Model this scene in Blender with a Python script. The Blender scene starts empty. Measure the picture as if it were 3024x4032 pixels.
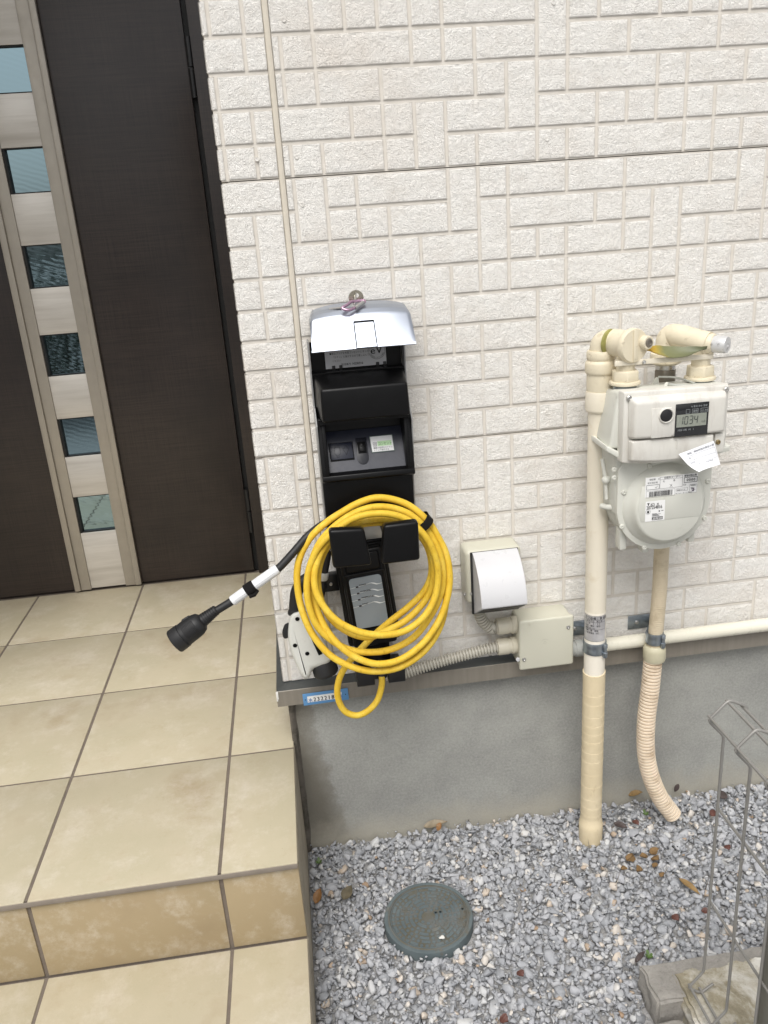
import bpy, bmesh, math, random
import numpy as np
from mathutils import Vector, Matrix, noise as mnoise

random.seed(7); rng = np.random.default_rng(7)
SC = bpy.context.scene
COL = SC.collection
PI = math.pi
R = math.radians

# ---------------------------------------------------------------- camera
CAM_POS = Vector((0.08046317, -1.41581339, 0.83607318))
CAM_X = Vector((0.9900577, -0.1235526, -0.0672352))
CAM_DOWN = Vector((-0.1044601, -0.3257062, -0.9396827))
CAM_FWD = Vector((0.0942014, 0.9373635, -0.3353742))
FW = 1.0636827                      # focal length / image width
cam_data = bpy.data.cameras.new("camera")
cam_data.sensor_fit = 'HORIZONTAL'; cam_data.sensor_width = 36.0; cam_data.lens = 36.0 * FW
cam_data.clip_start = 0.02; cam_data.clip_end = 500
cam = bpy.data.objects.new("camera", cam_data)
M = Matrix((CAM_X, -CAM_DOWN, -CAM_FWD)).transposed().to_4x4(); M.translation = CAM_POS
cam.matrix_world = M
COL.objects.link(cam); SC.camera = cam

# ---------------------------------------------------------------- sky, sun, exposure
w = bpy.data.worlds.new("World"); SC.world = w; w.use_nodes = True
nt = w.node_tree; bg = nt.nodes["Background"]
sky = nt.nodes.new("ShaderNodeTexSky"); sky.sky_type = 'NISHITA'; sky.sun_disc = False
SUN_EL, SUN_AZ = R(57), R(200)      # azimuth clockwise from +y
sky.sun_elevation = SUN_EL; sky.sun_rotation = SUN_AZ
sky.air_density = 1.2; sky.dust_density = 4.0; sky.ozone_density = 1.0
hs = nt.nodes.new("ShaderNodeHueSaturation"); hs.inputs['Saturation'].default_value = 0.16
nt.links.new(sky.outputs[0], hs.inputs['Color']); nt.links.new(hs.outputs[0], bg.inputs[0])
bg.inputs[1].default_value = 0.14
sl = bpy.data.lights.new("sun", 'SUN'); sl.energy = 2.2; sl.angle = R(38); sl.color = (1.0, 0.97, 0.93)
so = bpy.data.objects.new("sun", sl); COL.objects.link(so)
sd = Vector((math.sin(SUN_AZ) * math.cos(SUN_EL), math.cos(SUN_AZ) * math.cos(SUN_EL), math.sin(SUN_EL)))
so.rotation_euler = sd.to_track_quat('Z', 'Y').to_euler(); so.location = (0, -3, 6)
vs = SC.view_settings; vs.view_transform = 'Standard'; vs.look = 'None'; vs.gamma = 1; vs.exposure = 0.04
SC.cycles.max_bounces = 8; SC.cycles.diffuse_bounces = 5

# ---------------------------------------------------------------- helpers
def at(u, v, y):
    """point seen at photo pixel (u, v) of the 3024 x 4032 frame, standing at distance y from the wall face"""
    d = CAM_X * ((u - 1512) / (3024 * FW)) + CAM_DOWN * ((v - 2016) / (3024 * FW)) + CAM_FWD
    return CAM_POS + d * ((y - CAM_POS.y) / d.y)

ORG = {}
def reg(o, parent, loc):
    COL.objects.link(o)
    if parent is not None:
        o.parent = parent; ORG[o.name] = ORG[parent.name]
    else:
        o.location = loc; ORG[o.name] = Vector(loc)

def tag(o, label=None, cat=None, group=None, kind=None):
    if label: o['label'] = label
    if cat: o['category'] = cat
    if group: o['group'] = group
    if kind: o['kind'] = kind
    return o

def thing(name, loc, label, cat, group=None):
    o = bpy.data.objects.new(name, None); o.empty_display_size = 0.05
    reg(o, None, loc); return tag(o, label, cat, group)

class MB:
    """collects shapes in world coordinates and links them as ONE mesh object"""
    def __init__(s): s.v = []; s.f = []; s.attr = None
    def add(s, vs, fs):
        n = len(s.v); s.v += [tuple(p) for p in vs]; s.f += [tuple(i + n for i in f) for f in fs]; return s
    def bm(s, bm, mat=None):
        bm.verts.ensure_lookup_table(); bm.verts.index_update()
        vs = [(mat @ v.co) if mat else v.co.copy() for v in bm.verts]
        fs = [[v.index for v in f.verts] for f in bm.faces]
        bm.free(); return s.add(vs, fs)
    def box(s, lo, hi, bev=0.0, seg=2, mat=None):
        bm = bmesh.new(); bmesh.ops.create_cube(bm, size=1)
        lo, hi = Vector(lo), Vector(hi); c = (lo + hi) / 2; d = hi - lo
        for v in bm.verts: v.co = Vector((v.co.x * d.x, v.co.y * d.y, v.co.z * d.z)) + c
        if bev: bmesh.ops.bevel(bm, geom=bm.edges[:], offset=min(bev, min(d) * .49), segments=seg, profile=.5, affect='EDGES')
        return s.bm(bm, mat)
    def prism(s, pts, vec, bev=0.0, seg=2, mat=None):
        """closed polygon pts (3d, planar) swept along vec"""
        vec = Vector(vec); n = len(pts); bm = bmesh.new()
        a = [bm.verts.new(p) for p in pts]; b = [bm.verts.new(Vector(p) + vec) for p in pts]
        bm.faces.new(a); bm.faces.new(b[::-1])
        for i in range(n): bm.faces.new((a[i], b[i], b[(i + 1) % n], a[(i + 1) % n]))
        bmesh.ops.recalc_face_normals(bm, faces=bm.faces[:])
        if bev: bmesh.ops.bevel(bm, geom=[e for e in bm.edges], offset=bev, segments=seg, profile=.5, affect='EDGES')
        return s.bm(bm, mat)
    def frust(s, p0, p1, bev=0.0, seg=2):
        """two matching closed loops joined into a solid"""
        n = len(p0); bm = bmesh.new()
        a = [bm.verts.new(p) for p in p0]; b = [bm.verts.new(p) for p in p1]
        bm.faces.new(a); bm.faces.new(b[::-1])
        for i in range(n): bm.faces.new((a[i], b[i], b[(i + 1) % n], a[(i + 1) % n]))
        bmesh.ops.recalc_face_normals(bm, faces=bm.faces[:])
        if bev: bmesh.ops.bevel(bm, geom=bm.edges[:], offset=bev, segments=seg, profile=.5, affect='EDGES')
        return s.bm(bm)
    def tube(s, pts, rad, seg=12, closed=False, cap=True):
        pts = [Vector(p) for p in pts]; n = len(pts)
        if not hasattr(rad, '__len__'): rad = [rad] * n
        T = []
        for i in range(n):
            if closed: t = pts[(i + 1) % n] - pts[i - 1]
            else: t = pts[min(i + 1, n - 1)] - pts[max(i - 1, 0)]
            T.append(t.normalized())
        u = T[0].orthogonal().normalized(); vs = []; fs = []
        for i in range(n):
            u = (u - T[i] * u.dot(T[i])).normalized(); b = T[i].cross(u)
            for k in range(seg):
                a = 2 * PI * k / seg; vs.append(pts[i] + (u * math.cos(a) + b * math.sin(a)) * rad[i])
        m = n if closed else n - 1
        for i in range(m):
            j = (i + 1) % n
            for k in range(seg):
                fs.append((i * seg + k, i * seg + (k + 1) % seg, j * seg + (k + 1) % seg, j * seg + k))
        if cap and not closed:
            fs.append(tuple(range(seg))[::-1]); fs.append(tuple((n - 1) * seg + k for k in range(seg)))
        return s.add(vs, fs)
    def lathe(s, prof, c, axis=(0, 0, 1), seg=32, cap=True):
        """profile [(radius, height)] turned about an axis through c"""
        ax = Vector(axis).normalized(); c = Vector(c)
        return s.tube_h(prof, c, ax, seg, cap)
    def tube_h(s, prof, c, ax, seg, cap):
        u = ax.orthogonal().normalized(); b = ax.cross(u); vs = []; fs = []
        for r, h in prof:
            for k in range(seg):
                a = 2 * PI * k / seg; vs.append(c + ax * h + (u * math.cos(a) + b * math.sin(a)) * r)
        for i in range(len(prof) - 1):
            for k in range(seg):
                fs.append((i * seg + k, i * seg + (k + 1) % seg, (i + 1) * seg + (k + 1) % seg, (i + 1) * seg + k))
        if cap:
            fs.append(tuple(range(seg))[::-1]); fs.append(tuple((len(prof) - 1) * seg + k for k in range(seg)))
        return s.add(vs, fs)
    def grid(s, P):
        """P[i][j] points joined into a quad sheet"""
        n, m = len(P), len(P[0]); vs = [p for r in P for p in r]
        return s.add(vs, [(i * m + j, i * m + j + 1, (i + 1) * m + j + 1, (i + 1) * m + j) for i in range(n - 1) for j in range(m - 1)])
    def quad(s, a, b, c, d): return s.add([a, b, c, d], [(0, 1, 2, 3)])
    def build(s, name, mat, parent=None, loc=None, smooth=40, recalc=True):
        if parent is not None: o_loc = ORG[parent.name]
        else:
            if loc is None:
                a = np.array(s.v); loc = ((a[:, 0].min() + a[:, 0].max()) / 2, (a[:, 1].min() + a[:, 1].max()) / 2, a[:, 2].min())
            o_loc = Vector(loc)
        me = bpy.data.meshes.new(name)
        me.from_pydata((np.array(s.v) - np.array(o_loc)).tolist(), [], s.f)
        if recalc:
            bm = bmesh.new(); bm.from_mesh(me); bmesh.ops.recalc_face_normals(bm, faces=bm.faces[:]); bm.to_mesh(me); bm.free()
        if s.attr is not None:
            a = me.attributes.new("tint", 'FLOAT', 'POINT'); a.data.foreach_set('value', np.array(s.attr, dtype=np.float32))
        me.materials.append(mat)
        if smooth:
            me.shade_smooth()
            me.set_sharp_from_angle(angle=R(smooth))
        o = bpy.data.objects.new(name, me); reg(o, parent, loc if parent is None else (0, 0, 0))
        return o

def spline(pts, n=8, closed=False):
    """Catmull-Rom through pts"""
    P = [Vector(p) for p in pts]; out = []; N = len(P)
    for i in range(N if closed else N - 1):
        if closed: a, b, c, d = P[i - 1], P[i], P[(i + 1) % N], P[(i + 2) % N]
        else: a, b, c, d = P[max(i - 1, 0)], P[i], P[i + 1], P[min(i + 2, N - 1)]
        for k in range(n):
            t = k / n
            out.append(.5 * ((2 * b) + (c - a) * t + (2 * a - 5 * b + 4 * c - d) * t * t + (3 * b - a - 3 * c + d) * t ** 3))
    if not closed: out.append(P[-1])
    return out

def resample(pts, step):
    out = [pts[0]]; acc = 0.0
    for a, b in zip(pts[:-1], pts[1:]):
        L = (b - a).length
        if L < 1e-9: continue
        while acc + L >= step:
            t = (step - acc) / L; a = a + (b - a) * t; out.append(a.copy()); L = (b - a).length; acc = 0.0
            if L < 1e-9: break
        acc += L
    return out

def ribbed(mb, pts, r, pitch, depth, seg=16, duty=.62):
    """corrugated hose along pts"""
    P = resample(pts, pitch / 6); rad = []
    for i in range(len(P)):
        ph = (i % 6) / 6
        rad.append(r if ph < duty else r - depth)
    mb.tube(P, rad, seg)

# lettering: every character is real geometry a hair above its plate
def text_verts(body, size, align='LEFT', space=1.0):
    cu = bpy.data.curves.new("lettering", 'FONT'); cu.body = body; cu.size = size; cu.resolution_u = 3
    cu.align_x = align; cu.space_character = space
    o = bpy.data.objects.new("lettering", cu); COL.objects.link(o)
    dg = bpy.context.evaluated_depsgraph_get()
    me = bpy.data.meshes.new_from_object(o.evaluated_get(dg))
    vs = [v.co.copy() for v in me.vertices]; fs = [tuple(p.vertices) for p in me.polygons]
    bpy.data.objects.remove(o); bpy.data.curves.remove(cu); bpy.data.meshes.remove(me)
    return vs, fs
class Plate:
    """a flat face with an origin (top left), x and down directions; used to lay lettering on signs"""
    def __init__(s, o, ex, dn, lift=.0005):
        s.o = Vector(o); s.ex = Vector(ex).normalized(); s.dn = Vector(dn).normalized()
        s.n = s.ex.cross(-s.dn).normalized(); s.lift = lift
    def p(s, x, y, l=None): return s.o + s.ex * x + s.dn * y + s.n * (s.lift if l is None else l)
    def text(s, mb, body, x, y, size, align='LEFT', sx=1.0, bold=0, space=1.0):
        vs, fs = text_verts(body, size, align, space)
        mb.add([s.p(x + v.x * sx, y - v.y) for v in vs], fs)
        if bold: mb.add([s.p(x + v.x * sx + bold, y - v.y, s.lift + .00003) for v in vs], fs)
    def rect(s, mb, x, y, w_, h, l=None):
        mb.add([s.p(x, y, l), s.p(x + w_, y, l), s.p(x + w_, y + h, l), s.p(x, y + h, l)], [(0, 1, 2, 3)])
    def frame(s, mb, x, y, w_, h, t):
        s.rect(mb, x, y, w_, t); s.rect(mb, x, y + h - t, w_, t); s.rect(mb, x, y + t, t, h - 2 * t); s.rect(mb, x + w_ - t, y + t, t, h - 2 * t)
    def line(s, mb, pts, t):
        for (x0, y0), (x1, y1) in zip(pts[:-1], pts[1:]):
            d = Vector((x1 - x0, y1 - y0)); d.normalize(); q = Vector((-d.y, d.x)) * t / 2; e = d * t * .3
            mb.add([s.p(x0 - e.x + q.x, y0 - e.y + q.y), s.p(x1 + e.x + q.x, y1 + e.y + q.y), s.p(x1 + e.x - q.x, y1 + e.y - q.y), s.p(x0 - e.x - q.x, y0 - e.y - q.y)], [(0, 1, 2, 3)])
    def ring(s, mb, x, y, r, t, n=40):
        vs = []; fs = []
        for k in range(n):
            a = 2 * PI * k / n
            vs += [s.p(x + r * math.cos(a), y + r * math.sin(a)), s.p(x + (r - t) * math.cos(a), y + (r - t) * math.sin(a))]
        for k in range(n):
            j = (k + 1) % n; fs.append((2 * k, 2 * j, 2 * j + 1, 2 * k + 1))
        mb.add(vs, fs)
    def disc(s, mb, x, y, r, n=24):
        mb.add([s.p(x + r * math.cos(2 * PI * k / n), y + r * math.sin(2 * PI * k / n)) for k in range(n)], [tuple(range(n))])

# ---------------------------------------------------------------- materials
def lin(c):
    f = lambda x: x / 12.92 if x <= .04045 else ((x + .055) / 1.055) ** 2.4
    return (f(c[0] / 255), f(c[1] / 255), f(c[2] / 255), 1)
class Mt:
    def __init__(s, name):
        s.m = bpy.data.materials.new(name); s.m.use_nodes = True; s.n = s.m.node_tree.nodes; s.l = s.m.node_tree.links
        s.b = s.n["Principled BSDF"]; s.tc = s.n.new("ShaderNodeTexCoord"); s.co = s.tc.outputs['Object']
    def mapping(s, sc, rot=(0, 0, 0)):
        mp = s.n.new("ShaderNodeMapping"); mp.inputs['Scale'].default_value = sc; mp.inputs['Rotation'].default_value = rot
        s.l.new(s.co, mp.inputs[0]); return mp.outputs[0]
    def noise(s, scale, detail=4, rough=.55, vec=None, dist=0):
        t = s.n.new("ShaderNodeTexNoise"); t.inputs['Scale'].default_value = scale; t.inputs['Detail'].default_value = detail
        t.inputs['Roughness'].default_value = rough; t.inputs['Distortion'].default_value = dist
        s.l.new(vec or s.co, t.inputs['Vector']); return t.outputs['Fac']
    def ramp(s, fac, stops):
        r = s.n.new("ShaderNodeValToRGB"); e = r.color_ramp.elements
        while len(e) < len(stops): e.new(.5)
        for k, (p, c) in enumerate(stops):
            e[k].position = p; e[k].color = c if len(c) == 4 else (*c, 1)
        s.l.new(fac, r.inputs[0]); return r.outputs[0]
    def mix(s, fac, a, b, mode='MIX'):
        m = s.n.new("ShaderNodeMix"); m.data_type = 'RGBA'; m.blend_type = mode
        for sock, v in ((m.inputs[0], fac), (m.inputs[6], a), (m.inputs[7], b)):
            if isinstance(v, bpy.types.NodeSocket): s.l.new(v, sock)
            else: sock.default_value = v
        return m.outputs[2]
    def math(s, op, a, b=0.0):
        m = s.n.new("ShaderNodeMath"); m.operation = op
        for sock, v in ((m.inputs[0], a), (m.inputs[1], b)):
            if isinstance(v, bpy.types.NodeSocket): s.l.new(v, sock)
            else: sock.default_value = v
        return m.outputs[0]
    def attr(s, name):
        a = s.n.new("ShaderNodeAttribute"); a.attribute_name = name; return a.outputs['Fac']
    def set(s, color=None, rough=None, metal=None, spec=None, coat=None, coat_r=.05):
        for nm, v in (('Base Color', color), ('Roughness', rough), ('Metallic', metal), ('Specular IOR Level', spec), ('Coat Weight', coat)):
            if v is None: continue
            if isinstance(v, bpy.types.NodeSocket): s.l.new(v, s.b.inputs[nm])
            else: s.b.inputs[nm].default_value = v
        if coat: s.b.inputs['Coat Roughness'].default_value = coat_r
        return s
    def bump(s, h, strength=.3, dist=.001, prev=None):
        b = s.n.new("ShaderNodeBump"); b.inputs['Strength'].default_value = strength; b.inputs['Distance'].default_value = dist
        s.l.new(h, b.inputs['Height'])
        if prev: s.l.new(prev, b.inputs['Normal'])
        s.l.new(b.outputs[0], s.b.inputs['Normal']); return b.outputs[0]

def plain(name, c, rough=.5, metal=0, var=.08, scale=30, bump=0, bscale=400, spec=.5, dirt=None, dscale=12, dlo=.5, dhi=.75):
    """one colour with a little wear: slow tone drift, optional dirt patches, fine grain"""
    m = Mt(name); c = c if len(c) == 4 else (*c, 1)
    lo = tuple(x * (1 - var) for x in c[:3]) + (1,); hi = tuple(min(1, x * (1 + var)) for x in c[:3]) + (1,)
    col = m.ramp(m.noise(scale, 5), [(.3, lo), (.7, hi)])
    if dirt:
        f = m.ramp(m.noise(dscale, 8, .7), [(dlo, (0, 0, 0)), (dhi, (1, 1, 1))])
        col = m.mix(f, col, dirt if len(dirt) == 4 else (*dirt, 1))
    rr = m.ramp(m.noise(scale * 2.3, 4), [(.3, (max(0, rough - .06),) * 3), (.7, (min(1, rough + .06),) * 3)])
    m.set(col, rr, metal, spec)
    if bump: m.bump(m.noise(bscale, 3), bump, .0006)
    return m.m
# ================================================================ THE SETTING
U, V0 = .0502, .1155                # brick grid: pitch across, first joint; pitch up
H = .455 / 9
# ---- siding: white split-face bricks, joint columns (in grid steps) for every row from the bottom up
ROWS = {22: [1,2,3,4,5,8,9,10,12,13,14,15,18,19,21], 21: [0,1,4,5,6,8,9,11,14,17,18,20], 20: [0,1,3,6,7,8,9,12,13,15,16,18,21], 19: [2,3,4,5,7,8,10,11,12,13,14,16,19,20],
        18: [0,1,3,4,5,6,8,9,10,13,14,15,17,18,21], 17: [0,1,2,5,6,7,9,11,14,15,16,18,19], 16: [0,1,2,3,5,6,7,10,11,12,13,15,16,19,21], 15: [1,3,4,6,7,8,9,11,12,13,14,16,17,20],
        14: [0,3,4,5,6,7,9,12,13,14,15,18,20], 13: [1,4,5,8,9,10,12,13,14,15,16,17,19], 12: [0,2,4,5,6,8,9,11,14,16,19,21], 11: [1,3,6,7,8,9,11,13,16,18,19],
        10: [0,3,4,5,7,8,10,12,15,16,18,20], 9: [2,4,5,6,8,9,10,13,14,17,18,21], 8: [1,3,5,6,7,9,10,12,13,15,16,18,20], 7: [0,2,5,6,7,10,11,14,15,17,19], 6: [1,4,6,7,8,9,12,13,16,18,19],
        5: [0,3,4,5,6,7,9,11,12,15,18,20], 4: [2,4,5,8,9,10,13,15,16,18,21], 3: [1,3,5,8,9,11,14,16,17,19], 2: [0,3,5,6,8,9,11,12,15,16,18,20], 1: [2,3,5,7,10,12,14,17,18,20],
        0: [1,4,6,7,10,14,15,17,18,21], 23: [0,3,5,6,9,12,15,16,18], 24: [1,2,4,7,8,11,13,16,19], 25: [0,2,5,8,9,10,14,17,20]}
TALL = {(21, 8), (19, 7), (18, 4), (16, 0), (16, 5), (16, 15), (15, 6), (15, 12), (13, 4), (13, 13), (12, 8), (10, 7), (9, 4), (7, 5), (6, 6), (4, 4), (3, 8), (0, 17)}
CORN = {22: (.012, .063), 21: (.0605,), 20: (.012,), 19: (.012, .061), 18: (.012, .061), 17: (), 16: (.0465,), 15: (.0465,), 14: (.045,), 13: (.047,), 12: (), 11: (.047,), 10: (.046,), 9: (),
        8: (.0185, .069), 7: (.0185, .069), 6: (.069,), 5: (.016,), 4: (.016,), 3: (.016,), 2: (.069,), 1: (.015, .066), 0: (.015,), 23: (.05,), 24: (), 25: (.03,)}
CTALL = {(15, .0465), (7, .0185), (4, .016)}
XR_ = 1.62                           # the wall's right end, outside the frame

def bricks():
    out = []                         # xa, xb, za, zb, left kind, right kind ('j' joint, 'e' cut edge, 'c' house corner)
    for r in range(26):
        ks = ROWS[r]; xs = [.1035] + [V0 + U * k for k in ks if V0 + U * k > .112] + [XR_]
        if 0 in ks: xs.insert(1, V0)
        xs = sorted(set(xs))
        for a, b in zip(xs[:-1], xs[1:]):
            out.append([a, b, r, r + 1, 'e' if a == .1035 else 'j', 'e' if b == XR_ else 'j'])
        cs = [0.0] + list(CORN[r]) + [.0925]
        for a, b in zip(cs[:-1], cs[1:]):
            out.append([a, b, r, r + 1, 'c' if a == 0 else 'j', 'e' if b == .0925 else 'j'])
    # join the upright double bricks
    for (r, k) in TALL:
        x = V0 + U * k; pick(out, r, x)
    for (r, x) in CTALL: pick(out, r, x)
    return out
def pick(out, r, x):
    lo = [b for b in out if b[2] == r and abs(b[0] - x) < .001]; up = [b for b in out if b[2] == r + 1 and abs(b[0] - x) < .001]
    if lo and up and abs(lo[0][1] - up[0][1]) < .001:
        lo[0][3] = r + 2; out.remove(up[0])

GD, GW, BV = .0024, .0021, .0023     # joint depth, half width, bevel
def side_profile(kind, seam, L, step):
    """offsets from one brick edge with their depth below the face"""
    if kind == 'e': return [(0, .001), (.001, 0)]
    if kind == 'c': return [(0, .0042), (.0012, .0020), (.0032, .0006), (.006, 0)]
    p = [(0, GD), (GW, GD), (GW + BV * .5, GD * .42), (GW + BV, .0004), (GW + BV + .0014, 0)]
    if seam: p = [(0, .014), (.0006, .014), (.0008, GD)] + p[1:]
    return p
def axis_coords(a, b, ka, kb, sa, sb, step):
    pa, pb = side_profile(ka, sa, b - a, step), side_profile(kb, sb, b - a, step)
    i0, i1 = a + pa[-1][0], b - pb[-1][0]
    n = max(1, int(round((i1 - i0) / step)))
    co = [(a + o, d) for o, d in pa] + [(i0 + (i1 - i0) * k / n, 0) for k in range(1, n)] + [(b - o, d) for o, d in reversed(pb)]
    return co
def relief(x, z, s):
    p = Vector((x * 1.0, z * 1.25, s))
    a = mnoise.noise(p * 62) * .8 + mnoise.noise(p * 130) * .55 + mnoise.noise(p * 260) * .35
    return a * .00095 + .0003
SEAMS = (9, 18)
mb = MB(); mb.attr = []
step = .0042
for (xa, xb, ra, rb, kl, kr) in bricks():
    if ra > 24: continue
    xs = axis_coords(xa, xb, kl, kr, False, False, step)
    zs = axis_coords(ra * H, rb * H, 'e' if ra == 0 else 'j', 'j', ra in SEAMS, rb in SEAMS, step)
    s = random.random() * 40; tn = random.random()
    P = []
    for x, dx in xs:
        row = []
        for z, dz in zs:
            d = max(dx, dz); inner = 1.0 if d <= .0005 else (.25 if d < GD * .5 else 0)
            y = d - relief(x, z, s) * inner
            xx = x
            if kl == 'c' and x < .0065:                       # the corner's own edge steps back at every joint
                xx = x + max(0, dz - .0004) * .9 * (1 - x / .0065)
                y = max(dz, d) if x < .001 else y
            row.append((xx, y, z)); mb.attr.append(min(1, d / GD) if not (dx > dz and kl == 'c' and x < .0065) else min(1, dz / GD))
        P.append(row)
    mb.grid(P)
# the return of the corner along the entrance recess
for r in range(25):
    cuts = [0.0, .2 + .07 * (r % 3), .45 + .05 * (r % 4), .72, .96]
    for a, b in zip(cuts[:-1], cuts[1:]):
        ys = axis_coords(a, b, 'c' if a == 0 else 'j', 'j', False, False, .02)
        zs = axis_coords(r * H, (r + 1) * H, 'e' if r == 0 else 'j', 'j', r in SEAMS, r + 1 in SEAMS, .01)
        P = []
        for y, dy in ys:
            row = []
            for z, dz in zs:
                d = max(dy, dz) if a > 0 else (dz if y < .006 else max(dy, dz))
                row.append((max(0, d - .0004) * .9 + relief(y, z, 3) * (d < .0005), max(y, dz * 1.0) if a == 0 and y < .001 else y, z)); mb.attr.append(min(1, d / GD))
            P.append(row)
        mb.grid(P)
# filled nail heads
for (u, v) in [(1118,78),(1012,627),(1021,805),(1168,618),(1190,806),(2154,547),(2154,731),(2160,1191),(2152,1626),(2138,1774),(2135,2145),(1125,1720),(1141,1861),(1330,2510),(2990,1690),(2999,1538),(2961,2053),(2930,2313),(1185,1450),(2180,10)]:
    p = at(u, v, -.0012); n0 = len(mb.v)
    mb.lathe([(.0032, -.002), (.0032, .0003), (.0029, .0005), (.0025, .0002), (.0001, .0003)], p, (0, -1, 0), 14)
    mb.attr += [.25] * (len(mb.v) - n0)

house = thing("house", (.8, .5, -.45), "two tone house front with white split face brick siding, grey foundation and dark entrance door", "house")

m = Mt("siding_paint")
t = m.attr("tint")
big = m.noise(5, 6, .6); med = m.noise(28, 8, .72); fine = m.noise(150, 5, .7)
face = m.ramp(med, [(.30, lin((249, 247, 242))), (.5, lin((246, 243, 237))), (.64, lin((237, 233, 226))), (.78, lin((226, 216, 203)))])
face = m.mix(m.ramp(fine, [(.44, (0, 0, 0)), (.60, (.55,) * 3)]), face, lin((232, 229, 224)))
face = m.mix(m.ramp(big, [(.5, (0, 0, 0)), (.75, (.4,) * 3)]), face, lin((219, 205, 190)))
joint = m.ramp(m.noise(60, 4), [(.3, lin((208, 202, 192))), (.7, lin((216, 210, 201)))])
m.set(m.mix(m.ramp(t, [(.15, (0, 0, 0)), (.75, (1, 1, 1))]), face, joint), .78, spec=.3)
rock = m.math('ADD', m.math('MULTIPLY', m.noise(150, 6, .75, dist=.5), 1.0), m.math('MULTIPLY', m.noise(420, 4, .65), .5))
inv = m.math('SUBTRACT', 1.0, m.math('MINIMUM', t, 1.0))
m.bump(m.math('MULTIPLY', rock, inv), .95, .0044)
M_SIDING = m.m
siding = mb.build("siding", M_SIDING, house, smooth=50, recalc=False)
# caulked joint between the corner piece and the field panels
mb = MB()
zz = [i * .02 for i in range(63)]
P = []
for z in zz:
    a = .0925 + .0004 * mnoise.noise(Vector((0, 3, z * 30))); b = .1035 + .0005 * mnoise.noise(Vector((9, 3, z * 34)))
    P.append([(a + (b - a) * k / 6, -.0006 - .0012 * math.sin(PI * k / 6) + .004 * (k in (0, 6)), z) for k in range(7)])
mb.grid(P)
M_CAULK = plain("caulk", lin((206, 198, 183)), .75, var=.05, scale=60, dirt=lin((150, 143, 132)), dscale=70, dlo=.66, dhi=.8, bump=.2)
mb.build("caulk_joint", M_CAULK, house, recalc=False)
# foundation: trowelled mortar
m = Mt("foundation_mortar")
c1 = m.ramp(m.noise(4.5, 9, .68), [(.3, lin((128, 129, 126))), (.45, lin((141, 142, 138))), (.55, lin((152, 153, 148))), (.72, lin((170, 170, 164)))])
c2 = m.ramp(m.noise(200, 4, .75), [(.35, lin((136, 135, 130))), (.65, lin((190, 188, 182)))])
c = m.mix(.30, c1, c2)
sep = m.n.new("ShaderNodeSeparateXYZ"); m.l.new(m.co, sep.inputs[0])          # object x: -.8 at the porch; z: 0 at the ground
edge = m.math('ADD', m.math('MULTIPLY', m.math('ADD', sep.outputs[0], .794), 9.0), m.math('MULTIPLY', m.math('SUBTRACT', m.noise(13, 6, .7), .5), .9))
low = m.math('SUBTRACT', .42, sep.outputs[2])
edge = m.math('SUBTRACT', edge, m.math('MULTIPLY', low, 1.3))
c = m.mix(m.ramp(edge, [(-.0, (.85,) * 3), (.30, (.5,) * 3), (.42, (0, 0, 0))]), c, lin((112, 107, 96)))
splash = m.math('ADD', sep.outputs[2], m.math('MULTIPLY', m.noise(16, 7, .7), .12))
c = m.mix(m.ramp(splash, [(.10, (.75,) * 3), (.17, (0, 0, 0))]), c, lin((168, 163, 150)))
rust = m.ramp(m.noise(9, 8, .75, vec=m.mapping((1, 1, 1.4))), [(.66, (0, 0, 0)), (.74, (.55,) * 3)])
c = m.mix(m.math('MULTIPLY', rust, m.ramp(sep.outputs[2], [(.1, (1, 1, 1)), (.3, (0, 0, 0))])), c, lin((142, 118, 92)))
m.set(c, .85, spec=.3); m.bump(m.noise(210, 6, .7), .55, .002)
M_FOUND = m.m
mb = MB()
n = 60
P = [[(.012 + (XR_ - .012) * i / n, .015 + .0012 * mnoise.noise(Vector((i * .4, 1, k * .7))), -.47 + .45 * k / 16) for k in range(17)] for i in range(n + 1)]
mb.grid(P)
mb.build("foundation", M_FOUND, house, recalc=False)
mb = MB()                                                              # mortar-smeared strip closing foundation and porch
P = []
for k in range(24):
    z = -.44 + .40 * k / 23; q = mnoise.noise(Vector((5, 2, z * 26))) * .0022
    P.append([(.0045, .008, z), (.0075, .0062 + q, z), (.0135 + q, .0075, z), (.0185 + q * 1.5, .0150, z)])
mb.grid(P)
M_SEAL = plain("dirty_sealant", lin((98, 92, 84)), .8, var=.15, scale=40, dirt=lin((70, 66, 57)), dscale=22, dlo=.46, dhi=.6, bump=.5, bscale=160)
mb.build("sealant_strip", M_SEAL, house, recalc=False)
# sheet metal water table under the siding, turning the corner
mb = MB()
XL, YF = -.0140, -.0200; zb, zt_, zi = -.0425, -.0085, -.002
prof = [(0.0, zb), (0.0, zb + .0015), (.0, zt_ - .001), (.0012, zt_), (.030, zi)]
A = [[(XL + o * (1 if j else 1), YF + o, z) for (o, z) in prof] for j in (0,)]
corner_pts = [(XL + o, YF + o, z) for o, z in prof]; right = [(XR_, YF + o, z) for o, z in prof]; back = [(XL + o, .95, z) for o, z in prof]
mb.grid([back[:4], corner_pts[:4]]); mb.grid([corner_pts[:4], right[:4]])
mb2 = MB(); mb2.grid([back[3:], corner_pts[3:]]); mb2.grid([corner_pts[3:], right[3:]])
und = [(XL, .95, zb), (XL, YF, zb), (XR_, YF, zb)]; und2 = [(XL + .030, .95, zb), (XL + .030, YF + .036, zb), (XR_, YF + .036, zb)]
mb.grid([und, und2])
m = Mt("flashing_paint")
str_ = m.noise(8, 5, .6, vec=m.mapping((14, 14, .5)))
c = m.ramp(str_, [(.3, lin((128, 122, 112))), (.7, lin((140, 134, 124)))])
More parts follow.
